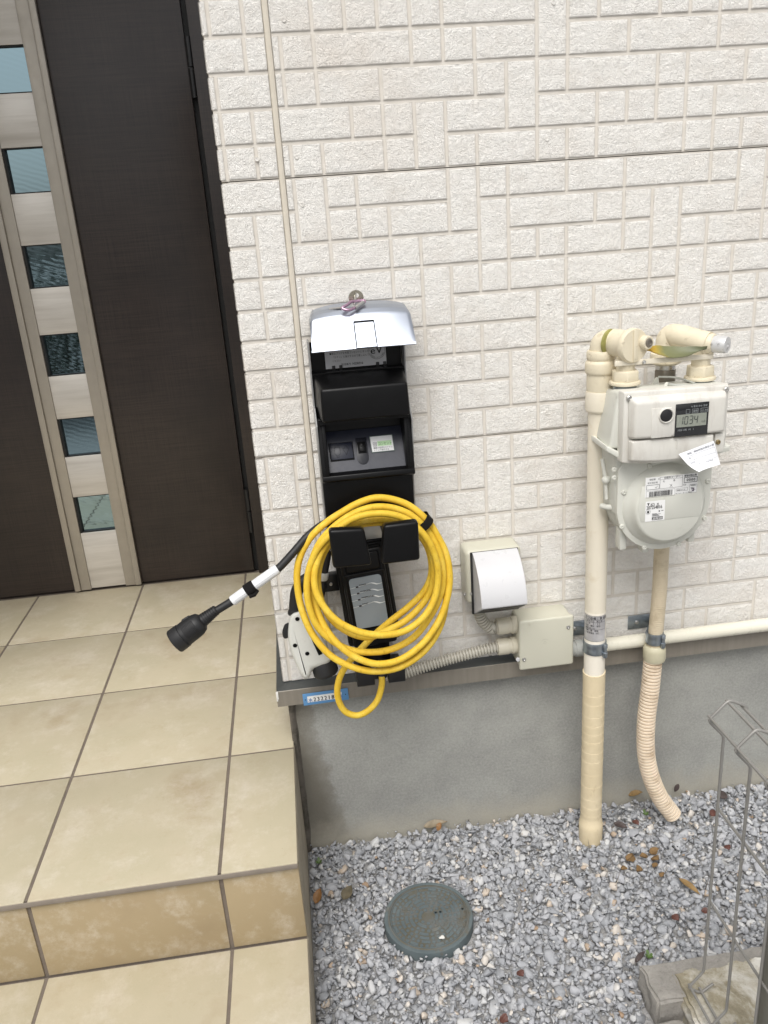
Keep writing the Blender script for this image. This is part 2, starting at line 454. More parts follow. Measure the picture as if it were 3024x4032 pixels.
m.set(m.mix(m.ramp(m.noise(60, 6, .7), [(.6, (0, 0, 0)), (.8, (.35,) * 3)]), c, lin((158, 152, 142))), .42, .15); m.bump(m.noise(600, 2), .08, .0004)
M_FLASH = m.m
fl = mb.build("base_flashing", M_FLASH, house, smooth=25, recalc=False)
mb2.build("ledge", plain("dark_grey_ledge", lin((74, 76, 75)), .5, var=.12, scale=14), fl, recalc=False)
mb = MB(); mb.box((XL - .0006, YF - .0008, zt_ - .017), (XL + .0036, YF + .0002, zt_ + .0004), .0004)
mb.box((XL - .0006, YF - .0008, zt_ - .021), (XL + .002, YF + .0002, zt_ - .015), .0004)
M_CHIP = plain("white_paint", (.78, .77, .74), .5); mb.build("paint_chip", M_CHIP, fl)
for u, v in [(1292, 2694), (1378, 2674)]:
    mb = MB(); mb.lathe([(.0016, -.001), (.0014, .0008), (.0002, .0011)], at(u, v, -.008), (0, -.25, 1), 10); mb.build("paint_drop", M_CHIP, fl)

# ---------------------------------------------------------------- entrance door at the back of the recess
YD, ZP = .900, -.1429
def brown(name, base, hi):
    m = Mt(name)
    h = m.noise(1, 6, .7, vec=m.mapping((9, 9, 420))); v = m.noise(1, 6, .7, vec=m.mapping((420, 60, 6))); p = m.noise(6, 4)
    k = m.math('MULTIPLY', m.math('ADD', h, v), .5)
    c = m.ramp(k, [(.36, base), (.56, hi)])
    c = m.mix(m.ramp(p, [(.4, (0, 0, 0)), (.7, (.5,) * 3)]), c, base)
    m.set(c, .33, spec=.5); m.bump(k, .18, .0006); return m.m
M_DOOR = brown("dark_wood_grain_film", lin((27, 23, 22)), lin((54, 45, 41)))
def satin(name, a, b):
    m = Mt(name); h = m.noise(1, 5, .6, vec=m.mapping((3, 3, 42)))
    m.set(m.ramp(h, [(.3, a), (.55, b), (.75, a)]), .34, .35); return m.m
M_SLAT = satin("champagne_slat", lin((190, 184, 175)), lin((208, 203, 195)))
M_RAIL = plain("champagne_rail", lin((168, 161, 150)), .36, .45, var=.04)
M_BLACK = plain("black_gasket", (.006, .006, .006), .6)
M_PLB = plain("black_plastic", (.0075, .0075, .008), .38, var=.15, bump=.06, bscale=900)
mb = MB()
mb.box((-.428, YD, ZP + .009), (-.094, YD + .04, 1.95), .002); mb.box((-1.12, YD, ZP + .009), (-.618, YD + .04, 1.95), .002)
mb.box((-.618, YD + .020, ZP + .009), (-.428, YD + .04, 1.95))
door = mb.build("entry_door", M_DOOR, house)
mb = MB(); mb.box((-.476, YD - .004, ZP + .005), (-.446, YD + .018, 1.95), .001); mb.box((-.4457, YD - .010, ZP + .005), (-.4290, YD + .018, 1.95), .0025)
mb.build("rail", M_RAIL, door)
mb = MB(); mb.box((-.6055, YD - .004, ZP + .005), (-.5765, YD + .018, 1.95), .001); mb.box((-.6230, YD - .010, ZP + .005), (-.6058, YD + .018, 1.95), .0025)
mb.build("rail", M_RAIL, door)
m = Mt("dark_glass"); m.set((.27, .375, .42, 1), .03, 1.0)
wv = m.n.new("ShaderNodeTexWave"); wv.inputs['Scale'].default_value = 26; wv.inputs['Distortion'].default_value = 3.5; wv.inputs['Detail'].default_value = 3
m.l.new(m.mapping((1, 1, 1), (0, R(70), 0)), wv.inputs['Vector']); m.bump(wv.outputs['Fac'], .02, .001)
M_GLASS = m.m
tops = [1.293, 1.068, .837, .609, .3795, .151]; bots = [1.1885, .9610, .7290, .4975, .2695, .0400]
prev = 1.95
for tz, bz in zip(tops + [None], bots + [None]):
    lo = tz if tz is not None else ZP + .008
    mb = MB(); mb.box((-.5762, YD - .001, lo), (-.4762, YD + .016, prev), .0008); mb.build("slat", M_SLAT, door)
    if tz is None: break
    mb = MB(); mb.box((-.5700, YD + .0125, bz + .003), (-.4768, YD + .017, tz - .003)); mb.build("glass_pane", M_GLASS, door)
    mb = MB(); mb.box((-.5762, YD + .001, bz), (-.5701, YD + .0195, tz)); mb.box((-.5701, YD + .003, tz - .0030), (-.4764, YD + .0195, tz)); mb.box((-.5701, YD + .003, bz), (-.4764, YD + .0195, bz + .0030))
    mb.build("glazing_bead", M_BLACK, door)
    prev = bz
for z0, z1 in ((1.155, 1.292), (-.011, .125)):
    mb = MB(); zc = (z0 + z1) / 2
    for a, b in ((z0, zc - .001), (zc + .001, z1)): mb.lathe([(.002, a - zc), (.0075, a - zc + .001), (.0075, b - zc - .001), (.002, b - zc)], (-.0865, YD - .003, zc), seg=18)
    mb.box((-.094, YD - .006, z0 + .004), (-.084, YD + .004, z1 - .004), .001)
    mb.build("hinge", M_PLB, door)
mb = MB(); mb.box((-.0798, YD - .012, ZP + .002), (-.004, YD + .05, 1.95), .001)
mb.box((-1.12, YD + .012, ZP + .001), (-.094, YD + .06, ZP + .008))
mb.build("door_frame", M_DOOR, house)
mb = MB(); mb.box((-.0935, YD + .016, ZP + .002), (-.0799, YD + .05, 1.95)); mb.build("door_gap", M_BLACK, house)
mb = MB(); mb.attr = []; mb.box((-1.45, -.10, -.2), (-1.25, .96, 2.12)); mb.attr = [0.0] * len(mb.v)
mb.build("unseen_recess_wall", M_SIDING, house)  # unseen wall, added to occlude light and darken the entrance recess
# porch roof over the entrance, above the frame
mb = MB(); mb.box((-1.6, -.32, 2.12), (-.10, 1.0, 2.30), .01)
mb.build("porch_soffit", plain("soffit_white", (.62, .61, .58), .7), house)

# ---------------------------------------------------------------- tiled porch
YT0, Y1T, TP, X0T, XRT, ZR = -.3308, -.0143, .3056, -.1209, .0062, -.3073
m = Mt("porch_tile")
t = m.attr("tint")
ov = m.n.new("ShaderNodeCombineXYZ"); m.l.new(m.math('MULTIPLY', t, 37.0), ov.inputs[0]); m.l.new(m.math('MULTIPLY', t, 91.0), ov.inputs[1])
va = m.n.new("ShaderNodeVectorMath"); va.operation = 'ADD'; m.l.new(m.co, va.inputs[0]); m.l.new(ov.outputs[0], va.inputs[1]); vec = va.outputs[0]
c = m.ramp(m.noise(7, 7, .6, vec=vec), [(.28, lin((174, 160, 134))), (.45, lin((187, 177, 153))), (.62, lin((182, 173, 148))), (.8, lin((193, 182, 160)))])
bl = m.mix(.8, m.ramp(m.noise(11, 10, .78, vec=vec), [(.49, (0, 0, 0)), (.66, (.52,) * 3)]), m.ramp(m.noise(34, 8, .8, vec=vec), [(.40, (.3,) * 3), (.60, (1,) * 3)]), 'MULTIPLY')
c = m.mix(bl, c, lin((214, 206, 194)))
dk = m.ramp(m.noise(20, 10, .8, vec=vec), [(.54, (0, 0, 0)), (.74, (.4,) * 3)])
c = m.mix(dk, c, lin((162, 143, 113)))
c = m.mix(m.ramp(m.noise(300, 3, .6, vec=vec), [(.68, (0, 0, 0)), (.76, (.5,) * 3)]), c, lin((150, 132, 108)))
m.set(c, m.ramp(m.noise(30, 5), [(.3, (.42,) * 3), (.7, (.56,) * 3)]), spec=.45); m.bump(m.noise(170, 5, .6), .16, .0012)
M_TILE = m.m
M_RISER = M_TILE.copy(); M_RISER.name = 'shaded_riser_tile'  # same tile as the landing; the riser's shade is painted in as darker tan
M_GROUT = plain("grout", lin((112, 102, 92)), .9, var=.12, scale=60, bump=.4, bscale=300)
M_SIDE = plain("porch_render", lin((168, 158, 140)), .85, var=.08, scale=14, dirt=lin((128, 118, 102)), dscale=18, bump=.3)
porch = thing("porch", (-.5, .2, -.45), "beige tiled entrance porch with one step down, in front of the dark door", "porch")
def tile(mb, lo, hi, bev=.0015):
    n0 = len(mb.v); mb.box(lo, hi, bev, 2); mb.attr += [random.random()] * (len(mb.v) - n0)
G = .0027
cols = [XRT, X0T] + [X0T - TP * k for k in range(1, 5)]
rows = [YT0, Y1T, Y1T + TP, Y1T + 2 * TP, Y1T + 3 * TP]
mb = MB(); mb.attr = []
for xb, xa in zip(cols[:-1], cols[1:]):
    for ya, yb in zip(rows[:-1], rows[1:]):
        g0 = 0 if ya == YT0 else G
        tile(mb, (xa + G, ya + g0, ZP - .009), (xb - (0 if xb == XRT else G), min(yb - G, YD + .011), ZP))
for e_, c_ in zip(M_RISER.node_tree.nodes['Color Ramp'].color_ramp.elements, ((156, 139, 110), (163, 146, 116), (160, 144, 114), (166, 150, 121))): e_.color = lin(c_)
landing = mb.build("landing", M_TILE, porch, smooth=30)
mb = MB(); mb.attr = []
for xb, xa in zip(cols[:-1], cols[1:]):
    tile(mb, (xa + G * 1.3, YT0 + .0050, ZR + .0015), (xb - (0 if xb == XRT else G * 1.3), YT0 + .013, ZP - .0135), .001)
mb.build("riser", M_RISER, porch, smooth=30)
mb = MB(); mb.attr = []
for xb, xa in zip(cols[:-1], cols[1:]):
    tile(mb, (xa + G, YT0 - .3165, ZR - .009), (xb - (0 if xb == XRT else G), YT0 + .002, ZR))
mb.build("lower_tread", M_TILE, porch, smooth=30)
mb = MB()
mb.box((-1.4, YT0 + .0035, ZP - .0125), (XRT - .0006, YD + .02, ZP - .0017)); mb.box((-1.4, YT0 + .0075, ZR - .005), (XRT - .0006, YT0 + .03, ZP - .0127))
mb.box((-1.4, YT0 - .313, ZR - .012), (XRT - .0006, YT0 + .0045, ZR - .0017))
mb.build("grout_bed", M_GROUT, porch)
mb = MB(); mb.box((-1.4, YT0 - .0012, ZP - .0112), (XRT - .0004, YT0 + .0008, ZP - .0020), .0006)
mb.build("nosing_strip", plain("grey_nosing", lin((132, 123, 113)), .8, var=.06, scale=40), porch)
mb = MB()
mb.box((-1.4, YT0 + .0135, -.46), (XRT + .0012, .0145, ZP - .0095)); mb.box((-1.4, YT0 - .3135, -.46), (XRT + .0012, YT0 + .013, ZR - .0095))
mb.box((XRT - .003, YT0 + .0138, ZR - .02), (XRT + .0010, YT0 + .02, ZP - .010))
mb.build("side_wall", M_SIDE, porch)

# ---------------------------------------------------------------- garden shrub across the yard (seen in the door glass)
shrub = thing("garden_shrub", (-1.75, -3.7, -.41), "dark leafy garden shrub mirrored in the glass panes of the entrance door", "shrub")
mb = MB(); rs = random.Random(5)
for k in range(9000):
    th, ph, q = rs.uniform(0, 2 * PI), math.acos(rs.uniform(-1, 1)), rs.random() ** .4
    lump = 1 + .25 * mnoise.noise(Vector((math.cos(th) * 2, math.sin(th) * 2, math.cos(ph) * 2)))
    p = Vector((-1.75 + 1.05 * q * lump * math.sin(ph) * math.cos(th), -3.6 + .75 * q * lump * math.sin(ph) * math.sin(th), .14 + .66 * q * lump * math.cos(ph)))
    a = Vector((rs.gauss(0, 1), rs.gauss(0, 1), rs.gauss(0, .6))).normalized(); b = a.orthogonal().normalized(); l_ = rs.uniform(.028, .05)
    mb.add([p, p + a * l_ * .5 + b * l_ * .28, p + a * l_, p + a * l_ * .5 - b * l_ * .28], [(0, 1, 2, 3)])
mb.build("foliage", plain("shrub_leaf", lin((46, 64, 40)), .3, var=.5, scale=6), shrub, smooth=0, recalc=False)
mb = MB()
for k in range(6): mb.tube([(-1.75 + .03 * k - .07, -3.7, -.44), (-1.75 + (k - 2.5) * .09, -3.7 + .05 * (k % 3 - 1), .05), (-1.75 + (k - 2.5) * .2, -3.7 + .15 * (k % 3 - 1), .45)], [.016, .011, .005], 8)
mb.build("stem", plain("bark", lin((92, 78, 62)), .9), shrub)

# ---------------------------------------------------------------- ground and gravel
ZG = -.412
m = Mt("soil"); m.set(m.ramp(m.noise(60, 8, .7), [(.3, lin((140, 139, 138))), (.7, lin((168, 167, 166)))]), .95); m.bump(m.noise(120, 6), .8, .01)
M_SOIL = m.m
mb = MB(); g = 40
P = [[(-40 + 80 * i / g, -60 + 61.0 * j / g, ZG - .013) for j in range(g + 1)] for i in range(g + 1)]
mb.grid(P); tag(mb.build("ground", M_SOIL, None, (0, 0, ZG - .013), recalc=False), kind='structure')
protos = []
for k in range(18):
    bm = bmesh.new()
    e = Vector((1, rng.uniform(.62, .95), rng.uniform(.5, .8)))
    for _ in range(rng.integers(9, 14)):
        d = Vector(rng.normal(size=3)).normalized(); d = Vector((d.x * e.x, d.y * e.y, d.z * e.z)) * rng.uniform(.8, 1.05); bm.verts.new(d)
    r_ = bmesh.ops.convex_hull(bm, input=bm.verts[:])
    bmesh.ops.delete(bm, geom=[v for v in bm.verts if not v.link_faces], context='VERTS')
    bmesh.ops.bevel(bm, geom=bm.edges[:], offset=.09, segments=1, affect='EDGES')
    bmesh.ops.triangulate(bm, faces=bm.faces[:])
    bm.verts.ensure_lookup_table(); bm.verts.index_update()
    protos.append((np.array([v.co for v in bm.verts]), np.array([[v.index for v in f.verts] for f in bm.faces]))); bm.free()
MH_C = (.229, -.229)
def free(x, y, r):
    if x < XRT + .003 + r * .4 or y > .012 - r * .3: return False
    if math.hypot(x - MH_C[0], y - MH_C[1]) < .0845 + r * .25: return False
    if x > .552 - r * .3 and y < -.424 + r * .3 and y > -.503 - r * .3: return False
    if x > .532 - r * .3 and y < -.49: return False
    return True
VS, FS, TT, off = [], [], [], 0
def stone(x, y, z, r):
    global off
    v, f = protos[rng.integers(len(protos))]
    q = rng.normal(size=4); q /= np.linalg.norm(q); a, b, c, d = q
    if rng.random() < .7:                                   # most lie on their flat side
        th = rng.uniform(0, 2 * PI); tl = rng.normal(0, .35, 2)
        Rm = np.array(Matrix.Rotation(th, 3, 'Z') @ Matrix.Rotation(tl[0], 3, 'X') @ Matrix.Rotation(tl[1], 3, 'Y'))
    else:
        Rm = np.array([[1 - 2 * (c * c + d * d), 2 * (b * c - a * d), 2 * (b * d + a * c)], [2 * (b * c + a * d), 1 - 2 * (b * b + d * d), 2 * (c * d - a * b)], [2 * (b * d - a * c), 2 * (c * d + a * b), 1 - 2 * (b * b + c * c)]])
    VS.append((v * r) @ Rm.T + (x, y, z)); FS.append(f + off); off += len(v); TT.append(np.full(len(v), rng.random()))
sp = .0106
for layer, (zl, s0) in enumerate(((-.011, 1.0), (-.004, 1.0), (.001, 2.1))):
    x = .0
    while x < 1.42:
        y = -1.0
        while y < .03:
            px, py = x + rng.normal(0, .0045) , y + rng.normal(0, .0045)
            r = float(np.clip(rng.lognormal(math.log(.0080), .38), .0038, .0180))
            if free(px, py, r) and not (px > 1.1 and rng.random() < .3):
                stone(px, py, ZG + zl + rng.normal(0, .0016) - r * .2, r)
            y += sp * s0
        x += sp * s0
for _ in range(2600):                                          # chips
    px, py, r = rng.uniform(0, 1.2), rng.uniform(-.7, .015), rng.uniform(.0022, .0046)
    if free(px, py, r): stone(px, py, ZG + .002 + rng.normal(0, .003), r)
V_ = np.concatenate(VS); F_ = np.concatenate(FS); T_ = np.concatenate(TT)
me = bpy.data.meshes.new("gravel")
me.vertices.add(len(V_)); me.vertices.foreach_set('co', (V_ - np.array((.6, -.4, ZG))).astype(np.float32).ravel())
me.loops.add(F_.size); me.loops.foreach_set('vertex_index', F_.astype(np.int32).ravel())
me.polygons.add(len(F_)); me.polygons.foreach_set('loop_start', np.arange(0, F_.size, 3, dtype=np.int32)); me.polygons.foreach_set('loop_total', np.full(len(F_), 3, dtype=np.int32))
me.update(calc_edges=True); me.validate()
a = me.attributes.new("tint", 'FLOAT', 'POINT'); a.data.foreach_set('value', T_.astype(np.float32))
m = Mt("crushed_stone"); t = m.attr("tint")
c = m.ramp(t, [(0, lin((144, 146, 150))), (.35, lin((156, 158, 162))), (.6, lin((165, 166, 170))), (.8, lin((175, 176, 178))), (.92, lin((192, 192, 191))), (.965, lin((204, 196, 186))), (.992, lin((184, 168, 150))), (1, lin((150, 124, 98)))])
c = m.mix(m.ramp(m.noise(180, 6, .7), [(.42, (0, 0, 0)), (.75, (.35,) * 3)]), c, lin((196, 197, 199)))
c = m.mix(m.ramp(m.noise(90, 5, .7), [(.58, (0, 0, 0)), (.8, (.35,) * 3)]), c, lin((136, 136, 139)))
m.set(c, .85, spec=.2); m.bump(m.noise(420, 4, .6), .3, .0010)
me.materials.append(m.m)
gravel = bpy.data.objects.new("gravel", me); reg(gravel, None, (.6, -.4, ZG)); tag(gravel, "loose grey crushed stone covering the ground along the foundation", "gravel", kind='stuff')
# ================================================================ CHARGING OUTLET ON THE WALL
M_BLKG = plain("satin_black_shell", (.0034, .0034, .0038), .38, var=.1, bump=.10, bscale=1400, spec=.22)
M_DARK = plain("black_recess", (.0020, .0020, .0024), .6, var=.1, spec=.15)
M_SHADE = plain("grey_side_shell", lin((150, 150, 150)), .4, .2, var=.05)
M_SILVER = Mt("silver_paint").set((.40, .43, .49, 1), .30, .85).m
M_NAVY = plain("navy_panel", lin((22, 26, 42)), .36, var=.06, bump=.08, bscale=1500)
M_INK = plain("ink", (.02, .02, .022), .6, var=.05)
M_WHITE = plain("label_white", (.80, .80, .79), .45, var=.02)
M_STEEL = plain("brushed_steel", (.56, .55, .51), .5, .75, var=.08)
M_ZINC = plain("zinc_plate", (.33, .37, .41), .36, .9, var=.18, scale=90, bump=.12, bscale=500)
M_SCREW = plain("screw_steel", (.55, .54, .52), .3, .95, var=.1)
ev = thing("charging_outlet", (.192, 0, .05), "tall black wall box with a raised silver lid, charging outlet behind the yellow cable coil", "charging outlet")
XA, XB = .1125, .2735
mb = MB()
mb.box((XA + .003, -.010, .57), (XB - .003, -.001, .650)); mb.box((XA + .008, -.0095, .64), (XB - .006, -.0015, .692))                       # back plate of the open top compartment
mb.prism([(XA + .002, -.002, .592), (XB - .002, -.002, .592), (XB - .002, -.030, .592), (XA + .002, -.030, .592)], (0, 0, .008))
mb.frust([(XA + .0015, -.001, .425), (XB - .0015, -.001, .425), (XB - .0015, -.034, .425), (XA + .0015, -.034, .425)],
         [(XA + .0015, -.001, .592), (XB - .0015, -.001, .592), (XB - .0015, -.034, .592), (XA + .0015, -.034, .592)])
mb.box((XA + .0015, -.060, .288), (XB - .002, -.001, .432), .004); mb.box((.150, -.034, .030), (.212, -.001, .300), .003)               # lower column
body = mb.build("body", M_BLKG, ev)
for x0, x1 in ((XA - .0008, XA + .0012), (XB - .0012, XB + .0008)):             # thin grey flanks
    mb = MB()
    mb.prism([(x0, -.0005, .292), (x0, -.056, .292), (x0, -.056, .43), (x0, -.072, .45), (x0, -.080, .52), (x0, -.050, .5455), (x0, -.034, .5455), (x0, -.040, .640), (x0, -.040, .655), (x0, -.0005, .655)], (x1 - x0, 0, 0))
    mb.build("side_panel", M_SHADE, ev)
# mid cover: rounded black block
mb = MB()
mb.frust([(.1225, -.100, .5295), (.2685, -.100, .5295), (.2665, -.098, .5845), (.1240, -.098, .5845)],
         [(XA + .002, -.033, .5295), (XB - .002, -.033, .5295), (XB - .003, -.030, .5985), (XA + .003, -.030, .5985)], .0045, 3)
cover = mb.build("socket_cover", M_BLKG, ev)
for h0 in (.150, .226):
    mb = MB()
    for xx in (h0, h0 + .0125):
        mb.box((xx, -.024, .594), (xx + .0055, -.009, .601), .001); mb.box((xx, -.0135, .598), (xx + .0055, -.010, .608), .001)
    mb.box((h0 - .004, -.030, .5945), (h0 + .022, -.021, .599), .001); mb.build("hinge", M_PLB, ev)
# recess below the cover: cheeks, lip, sloping navy panel
mb = MB()
lip = [(-.060, .420), (-.082, .4215), (-.090, .426), (-.088, .4345), (-.074, .4365), (-.050, .434)]
mb.prism([(XA + .001, y, z) for y, z in lip], (XB - XA - .002, 0, 0), .0015)
for xa_, xb_, s in ((XA + .001, XA + .0145, 1), (XB - .0145, XB - .001, -1)):
    mb.prism([(xa_, -.030, .428), (xa_, -.0885, .428), (xa_, -.0865, .445), (xa_, -.070, .530), (xa_, -.030, .530)], (xb_ - xa_, 0, 0), .0025)
    xm = (xa_ + xb_) / 2 + .003 * s
    mb.prism([(xm - .003, -.0865, .4375), (xm + .003, -.0865, .4375), (xm + .003, -.0735, .520), (xm - .003, -.0735, .520)], (0, -.0035, .001), .001)
mb.prism([(XA + .002, -.033, .5285), (XB - .002, -.033, .5285), (XB - .003, -.082, .5285), (XA + .003, -.082, .5285)], (0, 0, -.006))
mb.build("bezel", M_BLKG, ev)
pa, pb = Vector((.1265, -.036, .499)), Vector((.1225, -.0735, .4350))            # navy panel: upper left, lower left
ex = Vector((1, 0, 0)); dn = (pb - pa); dn.x = 0; dn.normalize(); PW, PH = .137, (pb - pa).length
nav = Plate((.1245, pa.y, pa.z), ex, dn)
nrm = nav.n
mb = MB(); mb.prism([nav.p(0, 0, 0), nav.p(PW, 0, 0), nav.p(PW, PH, 0), nav.p(0, PH, 0)], -nrm * .006)
panel = mb.build("panel", M_NAVY, ev)
# socket flap with its embossed plug and arrow
mb = MB(); mb.prism([nav.p(.0055, .021, .0004), nav.p(.0475, .021, .0004), nav.p(.0480, .0535, .0004), nav.p(.0065, .0535, .0004)], nrm * .0004, 0)
gap = mb.build("flap_gap", M_DARK, panel)
mb = MB(); mb.prism([nav.p(.0067, .0222, .0004), nav.p(.0463, .0222, .0004), nav.p(.0466, .0512, .0004), nav.p(.0078, .0512, .0004)], nrm * .0022, .0007)
flap = mb.build("socket_flap", M_NAVY, panel)
fp = Plate(nav.p(0, 0, .0027), ex, dn, .0001)
mb = MB(); T_ = .0005
fp.line(mb, [(.0150, .030), (.0150, .041), (.0165, .043), (.0185, .043), (.0185, .048), (.0215, .048), (.0215, .043), (.0235, .043), (.0245, .041), (.0245, .030), (.0150, .030)], T_)
fp.line(mb, [(.0165, .0295), (.0165, .0262)], T_); fp.line(mb, [(.0185, .0295), (.0185, .0262)], T_); fp.line(mb, [(.0215, .0295), (.0215, .0262)], T_); fp.line(mb, [(.0235, .0295), (.0235, .0262)], T_)
fp.line(mb, [(.0330, .0285), (.0330, .0325), (.0290, .0325), (.0350, .044), (.0405, .0325), (.0370, .0325), (.0370, .0285), (.0330, .0285)], T_)
mb.build("symbol", M_DARK, flap)
# rocker switch in its scooped well
mb = MB(); pts = [nav.p(.0535 if k < 2 else .0715, y, .0005) for k, y in enumerate((.052, .004, .004, .052))]
well = [nav.p(.0530, .016, .0005)] + [nav.p(.0625 + .010 * math.cos(a), .052 + .0115 * math.sin(a), .0005) for a in [PI - PI * k / 14 for k in range(15)]] + [nav.p(.0720, .016, .0005)]
mb.prism(well, nrm * .0008, .0004); mb.build("switch_well", plain("navy_well", lin((15, 17, 27)), .4, var=.05), panel)
mb = MB(); mb.prism([nav.p(.0550, .0235, .0012), nav.p(.0695, .0235, .0012), nav.p(.0700, .0440, .0012), nav.p(.0555, .0440, .0012)], nrm * .0015, .0006); sw0 = mb.build("switch_frame", M_DARK, panel)
mb = MB(); mb.prism([nav.p(.0580, .0265, .0026), nav.p(.0668, .0265, .0026), nav.p(.0672, .0415, .0026), nav.p(.0584, .0415, .0026)], nrm * .003, .0012)
mb.prism([nav.p(.0600, .027, .0052), nav.p(.0650, .027, .0052), nav.p(.0650, .033, .0052), nav.p(.0600, .033, .0052)], nrm * .0015, .0007); mb.build("switch", M_BLKG, panel)
# white instruction window
mb = MB(); mb.prism([nav.p(.0770, .0150, .0003), nav.p(.1180, .0150, .0003), nav.p(.1190, .0450, .0003), nav.p(.0785, .0450, .0003)], nrm * .0012, .0008); mb.build("window_frame", plain("grey_green_frame", lin((96, 108, 104)), .35), panel)
mb = MB(); mb.prism([nav.p(.0784, .0163, .0012), nav.p(.1167, .0163, .0012), nav.p(.1176, .0437, .0012), nav.p(.0798, .0437, .0012)], nrm * .0006, .0003); win = mb.build("label", M_WHITE, panel)
wp = Plate(nav.p(.0785, .0163, .0020), ex, dn, .0001)
mb = MB(); wp.rect(mb, .0115, .0092, .0245, .0088); mb.build("green_field", plain("green_print", lin((190, 224, 176)), .5), win)
mb = MB(); w2 = Plate(nav.p(.0785, .0163, .0022), ex, dn, .0001)
w2.text(mb, "コンセント", .0125, .0163, .0062, sx=.78); mb.build("green_lettering", plain("green_ink", lin((44, 96, 44)), .5), win)
mb = MB(); w2.text(mb, "切", .0045, .0165, .0056); w2.frame(mb, .0038, .0105, .0062, .0075, .0004)
w2.text(mb, "機器の電源をＯＦＦし", .0035, .0222, .0036, sx=.94); w2.text(mb, "スイッチ操作する", .0035, .0262, .0036, sx=.94); mb.build("lettering", plain("grey_ink", lin((70, 74, 76)), .5), win)
# paper label at the back of the top compartment
lab = Plate((.1395, -.0105, .680), (1, 0, 0), (0, 0, -1), .0003)
mb = MB(); mb.box((.1395, -.0112, .6030), (.2445, -.0101, .690)); inner = mb.build("instruction_label", plain("label_grey", lin((196, 196, 198)), .5, var=.03), ev)
lp = Plate((.1395, -.0112, .6790), (1, 0, 0), (0, 0, -1), .0003)
mb = MB()
for k, s in enumerate(["■差込プラグの栓刃が変形や破損している", "　プラグは、使用しないでください", "■差込プラグを充電コンセントにまっすぐ", "　「カチッ」と音がするまで差し込んで", "　ください"]):
    lp.text(mb, s, .008, .0400 + k * .0062, .0042, sx=.90)
lp.text(mb, "製造番号", .027, .0718, .0042); lp.text(mb, "H230316", .046, .0722, .0058, sx=.85, bold=.0002)
cx, cy = .0895, .0520
lp.ring(mb, cx, cy, .0142, .0005)
lp.text(mb, "e", cx - .0115, cy + .0045, .0165, sx=1.05, bold=.0009); lp.text(mb, "V", cx - .0008, cy + .0045, .0142, sx=1.0, bold=.0009)
for k, ch in enumerate("日本配線システム工業会"):
    th = R(205 + k * 13.0)
    lp.text(mb, ch, cx + .0118 * math.cos(th), cy - .0118 * math.sin(th) + .0010, .0030, align='CENTER')
for k, ch in enumerate("電気自動車用普通充電"):
    th = R(150 - k * 13.0)
    lp.text(mb, ch, cx + .0118 * math.cos(th), cy - .0118 * math.sin(th) + .0010, .0030, align='CENTER')
mb.build("lettering", M_INK, inner)
# raised silver lid, an open shell
def lid_pt(u, t, off=0.0):
    """u across -1..1, t from the wall edge down to the front lip"""
    pr = [(-.006, .7105), (-.025, .7125), (-.045, .7085), (-.0555, .7035), (-.0625, .6970), (-.0790, .6755), (-.0985, .6500), (-.1005, .6465)]
    s = t * (len(pr) - 1); i = min(int(s), len(pr) - 2); f = s - i
    y = pr[i][0] * (1 - f) + pr[i + 1][0] * f; z = pr[i][1] * (1 - f) + pr[i + 1][1] * f
    wd = .0815 + .0042 * max(0, t - .3)
    x = .2015 - .0015 * t + u * wd
    top = max(0, 1 - t * 1.15)
    z -= (.0125 * abs(u) ** 3.2) * top + .0004 * u * u * t
    e = max(0, (abs(u) - .93) / .07); z -= .010 * e * e * max(0, 1 - 1.15 * t)
    return Vector((x, y + off * .75, z - off * .65))
mb = MB(); us = [-1, -.985, -.965, -.945, -.92] + [-.88 + 1.76 * k / 22 for k in range(23)] + [.92, .945, .965, .985, 1]
tt = [k / 42 for k in range(43)]
top_ = [[lid_pt(u, t) for t in tt] for u in us]; bot_ = [[lid_pt(u, t, .0026) for t in tt] for u in us]
mb.grid(top_); mb.grid([r[::-1] for r in bot_])
for e in (0, -1): mb.grid([top_[e], bot_[e]])
mb.grid([[r[-1] for r in top_], [r[-1] for r in bot_]]); mb.grid([[r[0] for r in top_], [r[0] for r in bot_]])
lid = mb.build("lid", M_SILVER, ev, smooth=60)
for u in (-1, 1):                                                               # side skirts of the lid
    x = .2005 + u * .0815; mb = MB()
    mb.prism([(x, -.006, .690), (x, -.040, .690), (x, -.058, .684), (x, -.096, .6485), (x, -.091, .6460), (x, -.050, .649), (x, -.006, .645)], (-.003 * u, 0, 0), .0008)
    mb.build("lid_skirt", M_SHADE, lid)
mb = MB()
def on_lid(u, t, l=.0006):
    p = lid_pt(u, t); return p + Vector((0, -.77, .64)) * l
def strip(mb, a, b, wd, n=14):
    P = []
    for k in range(n + 1):
        f = k / n; u = a[0] + (b[0] - a[0]) * f; t = a[1] + (b[1] - a[1]) * f
        d = (wd, 0) if abs(a[0] - b[0]) < .05 else (0, wd)
        P.append([on_lid(u - d[0] * 1.7, t - d[1] * .9, .0010), on_lid(u + d[0] * 1.7, t + d[1] * .9, .0010)])
    mb.grid(P)
strip(mb, (-.145, .655), (-.145, 1.0), .006); strip(mb, (.245, .655), (.245, 1.0), .006); strip(mb, (-.15, .655), (.25, .655), .010)
mb.build("latch_outline", M_DARK, lid)
mb = MB(); mb.grid([[on_lid(-.135 + .37 * k / 8, .668 + .325 * j / 8, .0016) for j in range(9)] for k in range(9)]); mb.build("latch", M_SILVER, lid, recalc=False)

